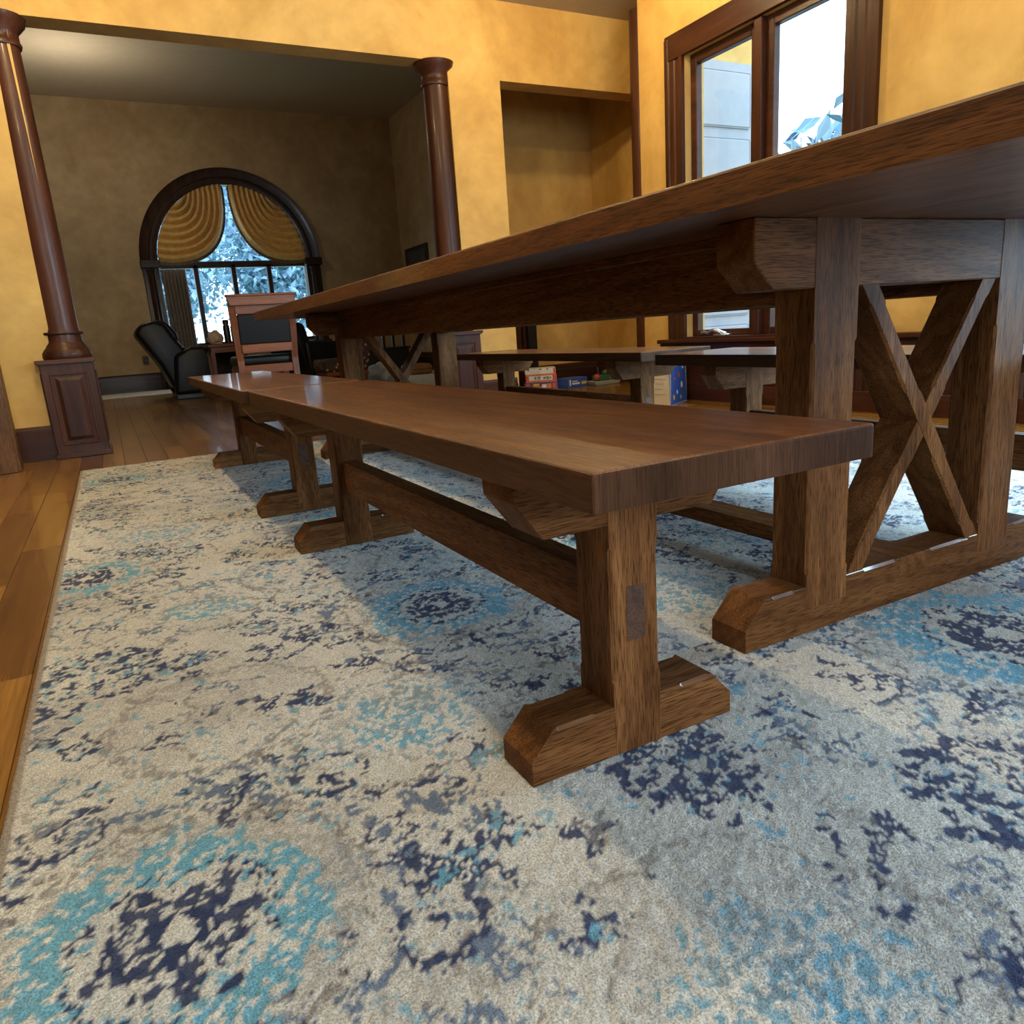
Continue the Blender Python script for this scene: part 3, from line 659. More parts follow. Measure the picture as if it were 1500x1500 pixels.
# arched window of the far room
t = empty('window_1', (AX, YF, SILL), label='tall arched window with four lower panes', kind='structure')
def wpart(name, bm, mat, parent=t):
    bm.transform(Matrix.Translation((-AX, -YF, -SILL))); return obj(name, bm, mat, parent)
wpart('sill', box(AX-AR-0.26, AX+AR+0.26, YF-0.10, YF+0.12, SILL-0.06, SILL, 0.01, 2), DW[0])
wpart('transom', box(AX-AR, AX+AR, YF+0.03, YF+0.14, AZ-0.10, AZ, 0.006, 1), DW[0])
wpart('bottom_rail', box(AX-AR, AX+AR, YF+0.03, YF+0.14, SILL, SILL+0.07, 0.006, 1), DW[0])
for x in (0.585, 1.165, 1.74, 2.305, 2.955):
    wpart('mullion', box(x-0.035, x+0.035, YF+0.03, YF+0.14, SILL, AZ-0.05, 0.006, 1), DW[2])
for a, b_ in ((0.62, 1.13), (1.20, 1.705), (1.775, 2.27), (2.34, 2.92)):
    wpart('pane', box(a, b_, YF+0.085, YF+0.091, SILL+0.07, AZ-0.10), GLASS)
pa = [(AX+(AR-0.03)*math.cos(PI*i/24), AZ+(AR-0.03)*math.sin(PI*i/24)) for i in range(25)]
wpart('arched_pane', prism(pa, YF+0.085, YF+0.091, 'y'), GLASS)
bm = bmesh.new()
secs = []
for i in range(41):
    th = PI*i/40; c, s_ = math.cos(th), math.sin(th)
    secs.append([(AX+r*c, y, AZ+r*s_) for r, y in ((AR-0.01, YF+0.14), (AR-0.01, YF-0.045), (AR+0.03, YF-0.06), (AR+0.09, YF-0.06), (AR+0.11, YF-0.035), (AR+0.20, YF-0.045), (AR+0.24, YF-0.06), (AR+0.24, YF+0.0))])
loft(secs, bm); smooth(wpart('arch_casing', bm, DW[2]), 35)
for sx in (-1, 1):
    a, b_ = sorted((AX+sx*(AR-0.01), AX+sx*(AR+0.23)))
    wpart('pilaster', box(a, b_, YF-0.04, YF+0.14, FZ, AZ-0.06, 0.008, 2), DW[2])
    bm = lathe([(0, FZ), (0.085, FZ), (0.085, 0.10), (0.062, 0.14), (0.060, AZ-0.16), (0.08, AZ-0.12), (0.0, AZ-0.10)], 24, (AX+sx*(AR+0.11), YF-0.05)); smooth(wpart('half_column', bm, DW[2]), 50)
    wpart('pilaster_capital', box(a-0.02, b_+0.02, YF-0.125, YF+0.02, AZ-0.10, AZ+0.02, 0.012, 2), DW[0])

# gold swags in the arch
def fabric(name, col, col2, tr=0.25, rough=0.55):
    nt = NT(name); b = nt.b; co = nt.coords((1, 1, 1))
    n1 = nt.n('ShaderNodeTexNoise', i_Scale=14.0, i_Detail=4.0); nt.l(co, n1.inputs[0])
    c = nt.ramp(n1.outputs[0], [(0.3, col2), (0.65, col)]).outputs[0]; nt.l(c, b.inputs['Base Color']); b.inputs['Roughness'].default_value = rough
    b.inputs['Sheen Weight'].default_value = 0.3
    tl = nt.n('ShaderNodeBsdfTranslucent'); nt.l(c, tl.inputs[0]); mx = nt.n('ShaderNodeMixShader'); mx.inputs[0].default_value = tr
    nt.l(b.outputs[0], mx.inputs[1]); nt.l(tl.outputs[0], mx.inputs[2]); nt.l(mx.outputs[0], nt.t.nodes['Material Output'].inputs[0]); return nt.m
GOLD = fabric('gold_satin', (0.80, 0.54, 0.19), (0.64, 0.41, 0.13), 0.22)
FRINGE = fabric('dark_gold_fringe', (0.20, 0.13, 0.05), (0.12, 0.08, 0.03), 0.2)
DRAPE = fabric('brown_drape', (0.22, 0.155, 0.11), (0.15, 0.105, 0.075), 0.16, 0.7)
def swag(sx, label):
    nu, nv = 40, 120
    root = empty('swag_curtain', (AX+sx*0.6, YF-0.03, AZ), label=label, cat='curtain', group='gold arch swags')
    R = AR-0.015
    def P(u, v, lift=0.0):
        th_s = PI/2+0.05+(1-v)*0.55; th_e = PI/2+0.75+v*(PI/2-0.75)
        Sx, Sz = R*math.cos(th_s), R*math.sin(th_s); Ex, Ez = R*math.cos(th_e), R*math.sin(th_e)
        if v > 0.98: pass
        Cx = (1-v)*(Sx+Ex)/2+v*(-0.005); Cz = (1-v)*(Sz+Ez)/2+v*(-0.16)
        a, b2_, c2_ = (1-u)**2, 2*u*(1-u), u*u
        x = a*Sx+b2_*Cx+c2_*Ex; z = a*Sz+b2_*Cz+c2_*Ez
        q = (v*8) % 1.0; fold = 0.13*math.sin(PI*q**0.8)**1.1*(0.55+0.45*math.sin(PI*min(1, u*1.15)))
        wob = 0.012*math.sin(9*u+5*v)
        return (-sx*x-sx*0.6, -0.035-fold-0.06*math.sin(PI*u)*v-wob*0.5-lift, z)
    bm = bmesh.new(); g = [[bm.verts.new(P(i/nu, j/nv)) for i in range(nu+1)] for j in range(nv+1)]
    for j in range(nv):
        for i in range(nu): bm.faces.new((g[j][i], g[j][i+1], g[j+1][i+1], g[j+1][i]))
    cl = obj('swag_cloth', bm, GOLD, root); smooth(cl, 80)
    sd = cl.modifiers.new('thickness', 'SOLIDIFY'); sd.thickness = 0.004
    bm = bmesh.new(); prev = None
    for i in range(161):
        u = i/160; x, y, z = P(u, 1.0); x2, y2, z2 = P(u, 0.965)
        d = Vector((x-x2, 0, z-z2)); d = d.normalized() if d.length > 1e-6 else Vector((0, 0, -1))
        L = 0.055*(0.75+0.25*((i*7) % 5)/4); a = bm.verts.new((x, y-0.006, z)); b_ = bm.verts.new((x+d.x*L*0.6, y-0.008, z+d.z*L*0.4-L*0.6))
        if prev: bm.faces.new((prev[0], a, b_, prev[1]))
        prev = (a, b_)
    fo = obj('fringe', bm, FRINGE, cl); sd = fo.modifiers.new('thickness', 'SOLIDIFY'); sd.thickness = 0.004
swag(-1, 'gold satin swag curtain in the arch over the dark brown drape'); swag(1, 'gold satin swag curtain in the arch on the side away from the brown drape')
# brown side drape
bm = bmesh.new(); n = 90; rows = []
for j in range(9):
    z = 0.05+(AZ-0.12-0.05)*j/8; row = []
    for i in range(n+1):
        s_ = i/n; x = 0.640+0.345*s_; row.append(bm.verts.new((x-0.83, 0.035*math.sin(s_*2*PI*7+0.15*math.sin(j))-0.005*math.sin(s_*40+j), z)))
    rows.append(row)
for a, b_ in zip(rows, rows[1:]):
    for i in range(n): bm.faces.new((a[i], a[i+1], b_[i+1], b_[i]))
o = obj('side_drape', bm, DRAPE, loc=(0.83, YF-0.16, FZ), label='long dark brown pleated drape at the side of the arched window', cat='curtain'); smooth(o, 80)
sd = o.modifiers.new('thickness', 'SOLIDIFY'); sd.thickness = 0.004

# casement window of the right wall
def casement(name, y0, y1, sashes, label):
    t = empty(name, (XR, (y0+y1)/2, 0.412), label=label, kind='structure')
    def p(nm, bm, mat, parent=t, **kw):
        bm.transform(Matrix.Translation((-XR, -(y0+y1)/2, -0.412))); return obj(nm, bm, mat, parent, **kw)
    for a, b_ in ((y0-0.16, y0), (y1, y1+0.16)):
        s_ = [(XR-0.026, a), (XR-0.026, a+0.03), (XR-0.016, a+0.036), (XR-0.016, a+0.07), (XR-0.022, a+0.08), (XR-0.022, a+0.12), (XR-0.030, a+0.13), (XR-0.030, b_), (XR, b_), (XR, a)]
        p('side_casing', prism(s_, FZ, 2.28, 'z'), MAHOG[2])
    p('head_casing', box(XR-0.028, XR, y0-0.16, y1+0.16, 2.15, 2.30, 0.004, 1), MAHOG[1])
    p('sill', box(XR-0.045, XR+0.16, y0, y1, 0.385, 0.418, 0.006, 2), MAHOG[1])
    for k, (a, b_) in enumerate(sashes):
        bm = bmesh.new(); wd = 0.055
        box(XR+0.03, XR+0.08, a, a+wd, 0.418, 2.15, 0.004, 1, bm); box(XR+0.03, XR+0.08, b_-wd, b_, 0.418, 2.15, 0.004, 1, bm)
        box(XR+0.03, XR+0.08, a+wd, b_-wd, 0.418, 0.458, 0.004, 1, bm); box(XR+0.03, XR+0.08, a+wd, b_-wd, 2.09, 2.15, 0.004, 1, bm)
        sa = p('sash', bm, MAHOG[1])
        p('pane', box(XR+0.052, XR+0.058, a+wd, b_-wd, 0.458, 2.09), GLASS, sa)
    for (a, b_), (c, d) in zip(sashes, sashes[1:]):
        lo, hi = min(b_, d), max(a, c); lo, hi = sorted((lo, hi))
        p('mullion', box(XR-0.01, XR+0.14, lo, hi, 0.418, 2.15, 0.004, 1), MAHOG[2])
    return t, p
NICKEL = plain('brushed_nickel', (0.62, 0.63, 0.62), 0.28, 1.0, 0.05)
t, p = casement('window_2', 2.28, 3.52, ((2.93, 3.50), (2.30, 2.87)), 'dark wooden casement window with a nickel crank handle')
bm = tube([(XR+0.02, 3.17, 0.425), (XR-0.02, 3.17, 0.432), (XR-0.05, 3.18, 0.452), (XR-0.06, 3.21, 0.456), (XR-0.06, 3.25, 0.440), (XR-0.06, 3.29, 0.447), (XR-0.06, 3.31, 0.444)], [0.016, 0.018, 0.014, 0.010, 0.008, 0.010, 0.011], 10)
box(XR-0.04, XR+0.03, 3.12, 3.23, 0.416, 0.430, 0.004, 1, bm); smooth(p('crank_handle', bm, NICKEL), 50)
casement('window_3', -1.0, 1.2, ((-0.97, 0.06), (0.14, 1.17)), 'wide dark wooden casement window further along the golden wall')

# ------------------------------------------------------------------ outside
LAWN = plain('lawn', (0.20, 0.32, 0.20), 0.9, var=0.3, scale=2)
PAVE = plain('pale_paving', (0.72, 0.72, 0.70), 0.9)
S('ground_outside', box(-40, 45, 13.0, 60, -0.45, -0.35), LAWN, 'garden lawn seen through the arched window')
S('ground_side', box(3.5, 30, -12, 6.0, -0.45, -0.35), LAWN, 'garden strip seen through the casement window')
obj('garden_path', box(-6, 3.6, 14.5, 17.5, -0.35, -0.33), PAVE, label='pale sunlit paving outside the arched window', cat='path')
def leafmat(name, c1, c2):
    nt = NT(name); ge = nt.n('ShaderNodeNewGeometry')
    nt.l(nt.ramp(ge.outputs['Random Per Island'], [(0.0, c1), (1.0, c2)]).outputs[0], nt.b.inputs['Base Color']); nt.b.inputs['Roughness'].default_value = 0.6
    return nt.m
LEAF = leafmat('glare_blue_leaves', (0.11, 0.23, 0.33), (0.27, 0.43, 0.57))  # bluish glare of the garden put into the leaf colour
BARK = plain('tree_bark', (0.10, 0.08, 0.06), 0.9, var=0.4)
def tree(loc, h, rad, n, seed, label):
    r = random.Random(seed); t = empty('tree', loc, label=label, cat='tree', group='garden trees')
    smooth(obj('trunk', tube([(0, 0, 0), (0.05, 0, h*0.3), (0.0, 0.05, h*0.7)], [0.2, 0.15, 0.06], 10), BARK, t), 60)
    vs, fs = [], []
    for k in range(n):
        while True:
            q = Vector((r.uniform(-1, 1), r.uniform(-1, 1), r.uniform(-1, 1)))
            if q.length < 1: break
        q = q*(0.55+0.45*r.random()); c = Vector((q.x*rad, q.y*rad, h*0.56+q.z*h*0.46))
        if math.sin(c.x*2.3+seed)+math.sin(c.z*2.9+c.y)+math.sin(c.x*5.1-c.z*4.3) < -1.45: continue
        a = Vector((r.gauss(0, 1), r.gauss(0, 1), r.gauss(0, 1))).normalized(); b_ = a.orthogonal().normalized(); s_ = r.uniform(0.10, 0.20)
        b_ = (Matrix.Rotation(r.random()*6.28, 3, a) @ b_); c2_ = a.cross(b_)
        i = len(vs); vs += [c-b_*s_, c+c2_*s_*0.45+a*0.02, c+b_*s_, c-c2_*s_*0.45+a*0.02]; fs.append((i, i+1, i+2, i+3))
    me = bpy.data.meshes.new('crown'); me.from_pydata(vs, [], fs); obj('crown', me, LEAF, t)
for k, (x, y, h, rad, n) in enumerate(((0.9, 19.2, 5.2, 1.4, 3000), (4.4, 22.6, 6.2, 1.8, 4200), (1.4, 26.6, 7.6, 2.1, 5000), (6.4, 31.2, 9.0, 2.5, 5600), (3.4, 37.6, 11.5, 3.8, 9000))):
    tree((x, y, -0.35), h, rad, n, 31+k, ['small leafy tree outside the arched window, nearest the brown drape', 'leafy tree outside the middle panes of the arched window', 'taller leafy tree behind the small one outside the arched window', 'leafy tree outside the arched window, towards the picture wall', 'broad tall tree rising behind the others outside the arched window'][k])
tree((7.4, 5.6, -0.35), 3.2, 1.3, 1500, 77, 'leafy shrub outside the second casement pane')
GREYP = plain('grey_siding_paint', (0.33, 0.36, 0.42), 0.7, var=0.05)
t = empty('panelled_shutter', (3.80, 3.80, 0.05), label='grey panelled shutter outside the casement window', cat='shutter')
obj('shutter_leaf', box(-0.38, 0.30, -0.03, 0.0, 0, 2.2), GREYP, t)
for j in range(5):
    obj('shutter_panel', box(-0.30, 0.22, -0.045, -0.03, 0.06+j*0.43, 0.42+j*0.43, 0.012, 1), GREYP, t)
obj('edge_trim', box(-0.43, -0.38, -0.05, 0.0, 0, 2.3), plain('white_trim_paint', (0.75, 0.77, 0.78), 0.6, var=0.03), t)

# ------------------------------------------------------------------ furniture beyond the table
def make_chair():
    t = empty('dining_chair', (0.757, 5.69, FZ), label='brown wooden dining chair with dark leather back, beyond the bench end', cat='chair')
    for s in (-1, 1):
        q = []
        for z, x, y, hw in ((0, 0.205, -0.23, 0.019), (0.35, 0.203, -0.195, 0.022), (0.46, 0.203, -0.190, 0.024), (0.70, 0.212, -0.215, 0.026), (0.885, 0.222, -0.250, 0.024)):
            q.append([(s*x-hw, y-0.016, z), (s*x+hw, y-0.016, z), (s*x+hw, y+0.016, z), (s*x-hw, y+0.016, z)])
        obj('back_post', loft(q), CHAIRW[2], t)
        obj('front_leg', loft([[(s*0.2-h, 0.2-h, z), (s*0.2+h, 0.2-h, z), (s*0.2+h, 0.2+h, z), (s*0.2-h, 0.2+h, z)] for z, h in ((0, 0.016), (0.40, 0.022))]), CHAIRW[2], t)
        obj('side_rail', box(s*0.203-0.012, s*0.203+0.012, -0.18, 0.19, 0.36, 0.425, 0.003, 1), CHAIRW[1], t)
    pts = [(-0.236, 0.862), (-0.252, 0.930), (-0.20, 0.938), (0, 0.942), (0.20, 0.938), (0.252, 0.930), (0.236, 0.862)]
    cr = prism(pts, -0.285, -0.248, 'y', 0.004, 1); obj('crest_rail', cr, CHAIRW[0], t)
    obj('crest_moulding', box(-0.258, 0.258, -0.292, -0.242, 0.926, 0.944, 0.006, 2), CHAIRW[0], t)
    obj('upper_rail', box(-0.20, 0.20, -0.262, -0.236, 0.800, 0.868, 0.003, 1), CHAIRW[0], t)
    obj('lower_rail', box(-0.185, 0.185, -0.232, -0.206, 0.515, 0.580, 0.003, 1), CHAIRW[0], t)
    obj('back_pad', prism([(-0.252, 0.800), (-0.228, 0.580), (-0.190, 0.580), (-0.214, 0.800)], -0.19, 0.19, 'x', 0.008, 2), LEATHER, t)
    obj('front_rail', box(-0.19, 0.19, 0.188, 0.212, 0.36, 0.425, 0.003, 1), CHAIRW[0], t); obj('rear_rail', box(-0.19, 0.19, -0.200, -0.176, 0.36, 0.425, 0.003, 1), CHAIRW[0], t)
    smooth(obj('seat_cushion', softbox(-0.225, 0.225, -0.165, 0.245, 0.418, 0.495, 0.03), LEATHER, t), 60)
make_chair()

def make_recliner():
    t = empty('recliner', (0.62, 9.75, FZ), label='reclined black leather armchair by the arched window', cat='armchair')
    yw = 0.46
    bk = prism([(-0.10, 0.16), (-0.28, 0.10), (-0.40, 0.42), (-0.62, 0.80), (-0.55, 0.905), (-0.40, 0.945), (-0.28, 0.90), (-0.20, 0.74), (-0.02, 0.46)], -yw+0.06, yw-0.06, 'y', 0.05, 4)
    bk = obj('backrest', bk, LEATHER, t); smooth(bk, 60)
    smooth(obj('head_pillow', prism([(-0.38, 0.955), (-0.25, 0.915), (-0.15, 0.76), (-0.17, 0.66), (-0.26, 0.68), (-0.40, 0.90)], -yw+0.10, yw-0.10, 'y', 0.035, 4), LEATHER, bk), 60)
    smooth(obj('lumbar_pillow', prism([(-0.20, 0.68), (-0.08, 0.60), (0.0, 0.50), (-0.08, 0.46), (-0.22, 0.62)], -yw+0.10, yw-0.10, 'y', 0.03, 3), LEATHER, bk), 60)
    for s in (-1, 1):
        a, b_ = sorted((s*yw, s*(yw-0.17)))
        smooth(obj('arm', prism([(-0.30, 0.06), (-0.24, 0.52), (-0.06, 0.62), (0.42, 0.60), (0.50, 0.54), (0.50, 0.06)], a, b_, 'y', 0.05, 4), LEATHER, t), 60)
    smooth(obj('seat_cushion', softbox(-0.18, 0.56, -yw+0.16, yw-0.16, 0.28, 0.47, 0.06), LEATHER, t), 60)
    smooth(obj('footrest', softbox(0.50, 0.62, -yw+0.10, yw-0.10, 0.08, 0.42, 0.04), LEATHER, t), 60)
    obj('base', box(-0.28, 0.46, -yw+0.08, yw-0.08, 0, 0.07, 0.01, 2), BLACKW, t)
make_recliner()

def side_table():
    t = empty('side_table', (0.925, 8.95, FZ), label='small brown side table beside the black recliner', cat='table')
    obj('table_top', box(-0.22, 0.22, -0.22, 0.22, 0.585, 0.62, 0.006, 2), CHAIRW[0], t)
    obj('apron', box(-0.19, 0.19, -0.19, 0.19, 0.52, 0.585, 0.003, 1), CHAIRW[0], t)
    for a in (-1, 1):
        for b_ in (-1, 1): obj('leg', loft([[(a*0.175-h, b_*0.175-h, z), (a*0.175+h, b_*0.175-h, z), (a*0.175+h, b_*0.175+h, z), (a*0.175-h, b_*0.175+h, z)] for z, h in ((0, 0.014), (0.53, 0.024))]), CHAIRW[2], t)
side_table()
def lump(name, loc, r, sz, mat, seed, amp=0.3, **kw):
    bm = bmesh.new(); bmesh.ops.create_icosphere(bm, subdivisions=4, radius=1)
    rr = random.Random(seed); ds = [(Vector((rr.gauss(0, 1), rr.gauss(0, 1), rr.gauss(0, 1))), rr.random()*6, rr.uniform(2, 5)) for _ in range(9)]
    for v in bm.verts:
        k = 1+amp*sum(abs(math.sin(v.co.dot(d)*f_+p)) - 0.6 for d, p, f_ in ds)/4
        v.co = Vector((v.co.x*r*k, v.co.y*r*k, max(0, (v.co.z*k+0.8)/1.8*sz)))
    o = obj(name, bm, mat, loc=loc, **kw); smooth(o, 70); return o
CLOTH = plain('beige_cloth', (0.55, 0.42, 0.32), 0.8, var=0.3, scale=20)
lump('folded_cloth', (0.82, 8.90, 0.612), 0.085, 0.15, CLOTH, 4, label='crumpled beige cloth on the small side table', cat='cloth')
t = empty('bottle', (0.965, 8.96, 0.612), label='tall dark bottle on the side table beside the beige cloth', cat='bottle')
smooth(obj('bottle_body', lathe([(0, 0), (0.036, 0), (0.038, 0.02), (0.038, 0.18), (0.034, 0.21), (0, 0.22)], 20), BLACKW, t), 50)
smooth(obj('bottle_cap', lathe([(0, 0.215), (0.034, 0.215), (0.034, 0.262), (0.028, 0.27), (0, 0.27)], 20), BLACKW, t), 50)
t = empty('speaker', (1.075, 9.02, 0.612), label='black box speaker on the side table, behind the dining chair', cat='speaker')
obj('cabinet', box(-0.05, 0.05, -0.06, 0.06, 0, 0.20, 0.008, 2), BLACKW, t); obj('grille', box(-0.043, 0.043, -0.066, -0.06, 0.01, 0.19, 0.003, 1), LEATHER, t)

def armchair():
    t = empty('armchair', (1.90, 8.6, FZ), rz=math.radians(20), label='low black leather armchair beyond the table end', cat='armchair')
    smooth(obj('seat_cushion', softbox(-0.30, 0.34, -0.30, 0.30, 0.30, 0.46, 0.05), LEATHER, t), 60)
    smooth(obj('backrest', prism([(-0.36, 0.25), (-0.50, 0.74), (-0.44, 0.80), (-0.34, 0.78), (-0.22, 0.34)], -0.34, 0.34, 'y', 0.04, 4), LEATHER, t), 60)
    for s in (-1, 1):
        a, b_ = sorted((s*0.30, s*0.40)); smooth(obj('arm', prism([(-0.36, 0.12), (-0.40, 0.58), (0.28, 0.56), (0.36, 0.50), (0.34, 0.12)], a, b_, 'y', 0.035, 4), LEATHER, t), 60)
        for k in (-0.3, 0.28): obj('foot', lathe([(0, 0), (0.018, 0), (0.028, 0.13), (0, 0.13)], 12, (k, s*0.32)), CHAIRW[2], t)
    obj('seat_frame', box(-0.34, 0.34, -0.33, 0.33, 0.12, 0.30, 0.01, 2), BLACKW, t)
armchair()
def floralmat():
    nt = NT('floral_fabric'); vo = nt.n('ShaderNodeTexVoronoi', i_Scale=22.0); nt.l(nt.coords((1, 1, 1)), vo.inputs[0])
    nt.l(nt.ramp(vo.outputs[0], [(0.18, (0.36, 0.26, 0.16)), (0.30, (0.16, 0.035, 0.025)), (0.42, (0.03, 0.022, 0.018))]).outputs[0], nt.b.inputs['Base Color']); nt.b.inputs['Roughness'].default_value = 0.8; return nt.m
FLORAL = floralmat()
t = empty('upholstered_chair', (2.06, 7.55, FZ), label='floral upholstered chair on turned wooden legs beside the far table leg', cat='chair')
smooth(obj('backrest', prism([(0.06, 0.26), (0.14, 0.62), (0.17, 0.70), (0.10, 0.71), (0.05, 0.66), (-0.03, 0.26)], -0.25, 0.25, 'y', 0.025, 3), FLORAL, t), 60)
smooth(obj('seat_cushion', softbox(-0.42, 0.06, -0.26, 0.26, 0.24, 0.38, 0.04), FLORAL, t), 60)
obj('seat_rail', box(-0.40, 0.05, -0.24, 0.24, 0.20, 0.25, 0.006, 1), CHAIRW[0], t)
for a in (-0.37, 0.02):
    for b_ in (-0.21, 0.21): smooth(obj('leg', lathe([(0, 0), (0.014, 0), (0.018, 0.03), (0.024, 0.08), (0.014, 0.12), (0.026, 0.17), (0.024, 0.21), (0, 0.21)], 14, (a, b_)), CHAIRW[2], t), 50)

# console, stand, cushion, plastic bag, rugs of the far room
t = empty('console', (3.62, 11.0, FZ), label='low black console with an open framed shelf in the far room', cat='console')
obj('cabinet', box(-0.42, 0.28, -0.2, 0.2, 0.04, 0.38, 0.006, 1), BLACKW, t); obj('console_top', box(-0.44, 0.30, -0.22, 0.22, 0.38, 0.41, 0.005, 1), BLACKW, t)
for x in (-0.06, 0.10, 0.27): obj('frame_post', box(x-0.02, x+0.02, -0.03, 0.03, 0.41, 0.60, 0.003, 1), BLACKW, t)
obj('frame_top', box(-0.10, 0.31, -0.05, 0.05, 0.60, 0.63, 0.003, 1), BLACKW, t)
for x in (-0.38, 0.24):
    for y in (-0.16, 0.16): obj('foot', box(x-0.02, x+0.02, y-0.02, y+0.02, 0, 0.04), BLACKW, t)
PALEB = plain('pale_board', (0.50, 0.52, 0.56), 0.4)
t = empty('easel', (3.62, 9.0, FZ+0.0085), label='pale board on a thin dark stand before the tan wall', cat='easel')
obj('board', box(-0.02, 0.28, -0.012, 0.012, 0.18, 0.95, 0.004, 1), PALEB, t)
for a, b_ in (((-0.05, -0.05), (0.06, 0)), ((0.31, -0.05), (0.20, 0)), ((0.13, 0.30), (0.13, 0.02))): obj('leg', tube([(a[0], a[1], 0.004), (b_[0], b_[1], 1.15)], 0.012, 8), BLACKW, t)
TAN = plain('tan_leather', (0.36, 0.18, 0.07), 0.5)
t = empty('floor_cushion', (3.70, 9.95, FZ+0.008), label='low tan leather floor cushion in the far room', cat='cushion')
smooth(obj('cushion_body', softbox(-0.22, 0.16, -0.2, 0.2, 0, 0.15, 0.06), TAN, t), 60); obj('piping', box(-0.222, 0.162, -0.202, 0.202, 0.07, 0.08, 0.004, 1), BLACKW, t)
def plasticmat():
    nt = NT('thin_plastic'); b = nt.b; b.inputs['Base Color'].default_value = (0.75, 0.76, 0.76, 1); b.inputs['Roughness'].default_value = 0.18
    b.inputs['Transmission Weight'].default_value = 0.35; b.inputs['IOR'].default_value = 1.2
    no = nt.n('ShaderNodeTexNoise', i_Scale=18.0, i_Detail=3.0); nt.l(nt.coords((1, 1, 1)), no.inputs[0]); nt.bump(no.outputs[0], 0.8, 0.02); return nt.m
PLASTIC = plasticmat()
lump('plastic_bag', (2.66, 8.55, FZ+0.008), 0.17, 0.25, PLASTIC, 9, 0.55, label='crumpled clear plastic bag on the floor, seen between the table braces', cat='bag')
lump('plastic_wrap', (2.07, 8.25, FZ), 0.20, 0.10, PLASTIC, 12, 0.5, label='flattened sheet of clear plastic on the floor before the black armchair', cat='bag')
PALER = plain('pale_rug', (0.62, 0.58, 0.48), 0.95, var=0.2, scale=30)
def flatrug(name, x0, x1, y0, y1, label):
    t = obj(name, box((x0-x1)/2, (x1-x0)/2, (y0-y1)/2, (y1-y0)/2, 0, 0.008, 0.002, 1), PALER, loc=((x0+x1)/2, (y0+y1)/2, FZ), label=label, cat='rug')
flatrug('pale_rug', -2.2, 1.5, 11.05, 12.35, 'pale rug on the far floor behind the black recliner')
flatrug('pale_rug', 2.3, 4.3, 7.2, 10.6, 'pale rug on the far floor under the plastic bag and tan cushion')
# picture
PICY = 11.95
t = empty('picture_frame', (4.648, PICY, 1.76), label='dark framed picture on the tan side wall of the far room', cat='picture')
obj('frame', box(-0.03, 0, -0.50, 0.50, -0.26, 0.27, 0.006, 1), BLACKW, t); obj('canvas', box(-0.034, -0.028, -0.42, 0.42, -0.19, 0.20), plain('dark_print', (0.05, 0.05, 0.048), 0.5, var=0.5, scale=6), t)
t = empty('wall_outlet', (0.21, YF-0.006, 0.46), label='dark outlet plate low on the wall behind the recliner', cat='outlet')
obj('cover_plate', box(-0.045, 0.045, -0.006, 0.006, -0.065, 0.065, 0.003, 1), BLACKW, t)
for z in (-0.028, 0.028): obj('socket', box(-0.018, 0.018, -0.009, -0.006, z-0.017, z+0.017, 0.002, 1), LEATHER, t)

# ------------------------------------------------------------------ board games, toy, shopping bag
def mat(name, c, r=0.45): return plain(name, c, r, var=0.05)
WHITE, RED, ORANGE, PURPLE, BLUE, YEL, GRN, INK = (mat('white_print', (0.78, 0.76, 0.72)), mat('red_print', (0.62, 0.09, 0.05)), mat('orange_print', (0.72, 0.25, 0.06)),
    mat('purple_print', (0.13, 0.045, 0.16)), mat('blue_print', (0.04, 0.11, 0.42)), mat('yellow_print', (0.75, 0.50, 0.06)), mat('green_print', (0.05, 0.16, 0.09)), mat('grey_ink', (0.22, 0.20, 0.18)))
def gamebox(loc, rz, sx, sy, h, body, side, label, deco, grp='stack of game boxes', tilt=0):
    t = empty('game_box', loc, rz, label=label, cat='game box', group=grp); t.rotation_euler = (0, tilt, rz)
    obj('box_tray', box(-sx/2+0.002, sx/2-0.002, -sy/2+0.002, sy/2-0.002, 0, h*0.5, 0.001, 1), side, t)
    lid = obj('box_lid', box(-sx/2, sx/2, -sy/2, sy/2, h*0.18, h, 0.0015, 1), body, t)
    for (u0, u1, v0, v1, m) in deco:      # flat print on the long side
        obj('print', box(-sx/2+u0*sx, -sx/2+u1*sx, -sy/2-0.0008, -sy/2, h*v0, h*v1), m, lid)
        
    obj('end_print', box(sx/2, sx/2+0.0008, -sy/2+0.02, sy/2-0.02, h*0.3, h*0.85), ORANGE if body is not BLUE else YEL, lid)
    return t
gz = math.radians(-27); gx, gy = 3.11, 5.40
gamebox((gx, gy, FZ), gz, 0.30, 0.24, 0.078, PURPLE, ORANGE, 'purple and orange game box at the bottom of the stack',
        [(0.05, 0.16, 0.25, 0.5, RED), (0.05, 0.16, 0.6, 0.85, RED), (0.2, 0.5, 0.3, 0.55, ORANGE), (0.26, 0.44, 0.6, 0.85, YEL), (0.52, 0.66, 0.35, 0.75, WHITE), (0.68, 0.8, 0.3, 0.8, ORANGE), (0.84, 0.94, 0.25, 0.85, RED)])
gamebox((gx+0.008, gy+0.005, FZ+0.078), gz, 0.28, 0.23, 0.062, RED, ORANGE, 'white and red game box in the middle of the stack',
        [(0.10, 0.86, 0.25, 0.92, WHITE), (0.28, 0.34, 0.4, 0.8, INK), (0.38, 0.48, 0.55, 0.8, INK), (0.40, 0.45, 0.35, 0.5, INK), (0.56, 0.64, 0.4, 0.75, INK), (0.66, 0.74, 0.35, 0.8, INK), (0.76, 0.82, 0.45, 0.7, INK)])
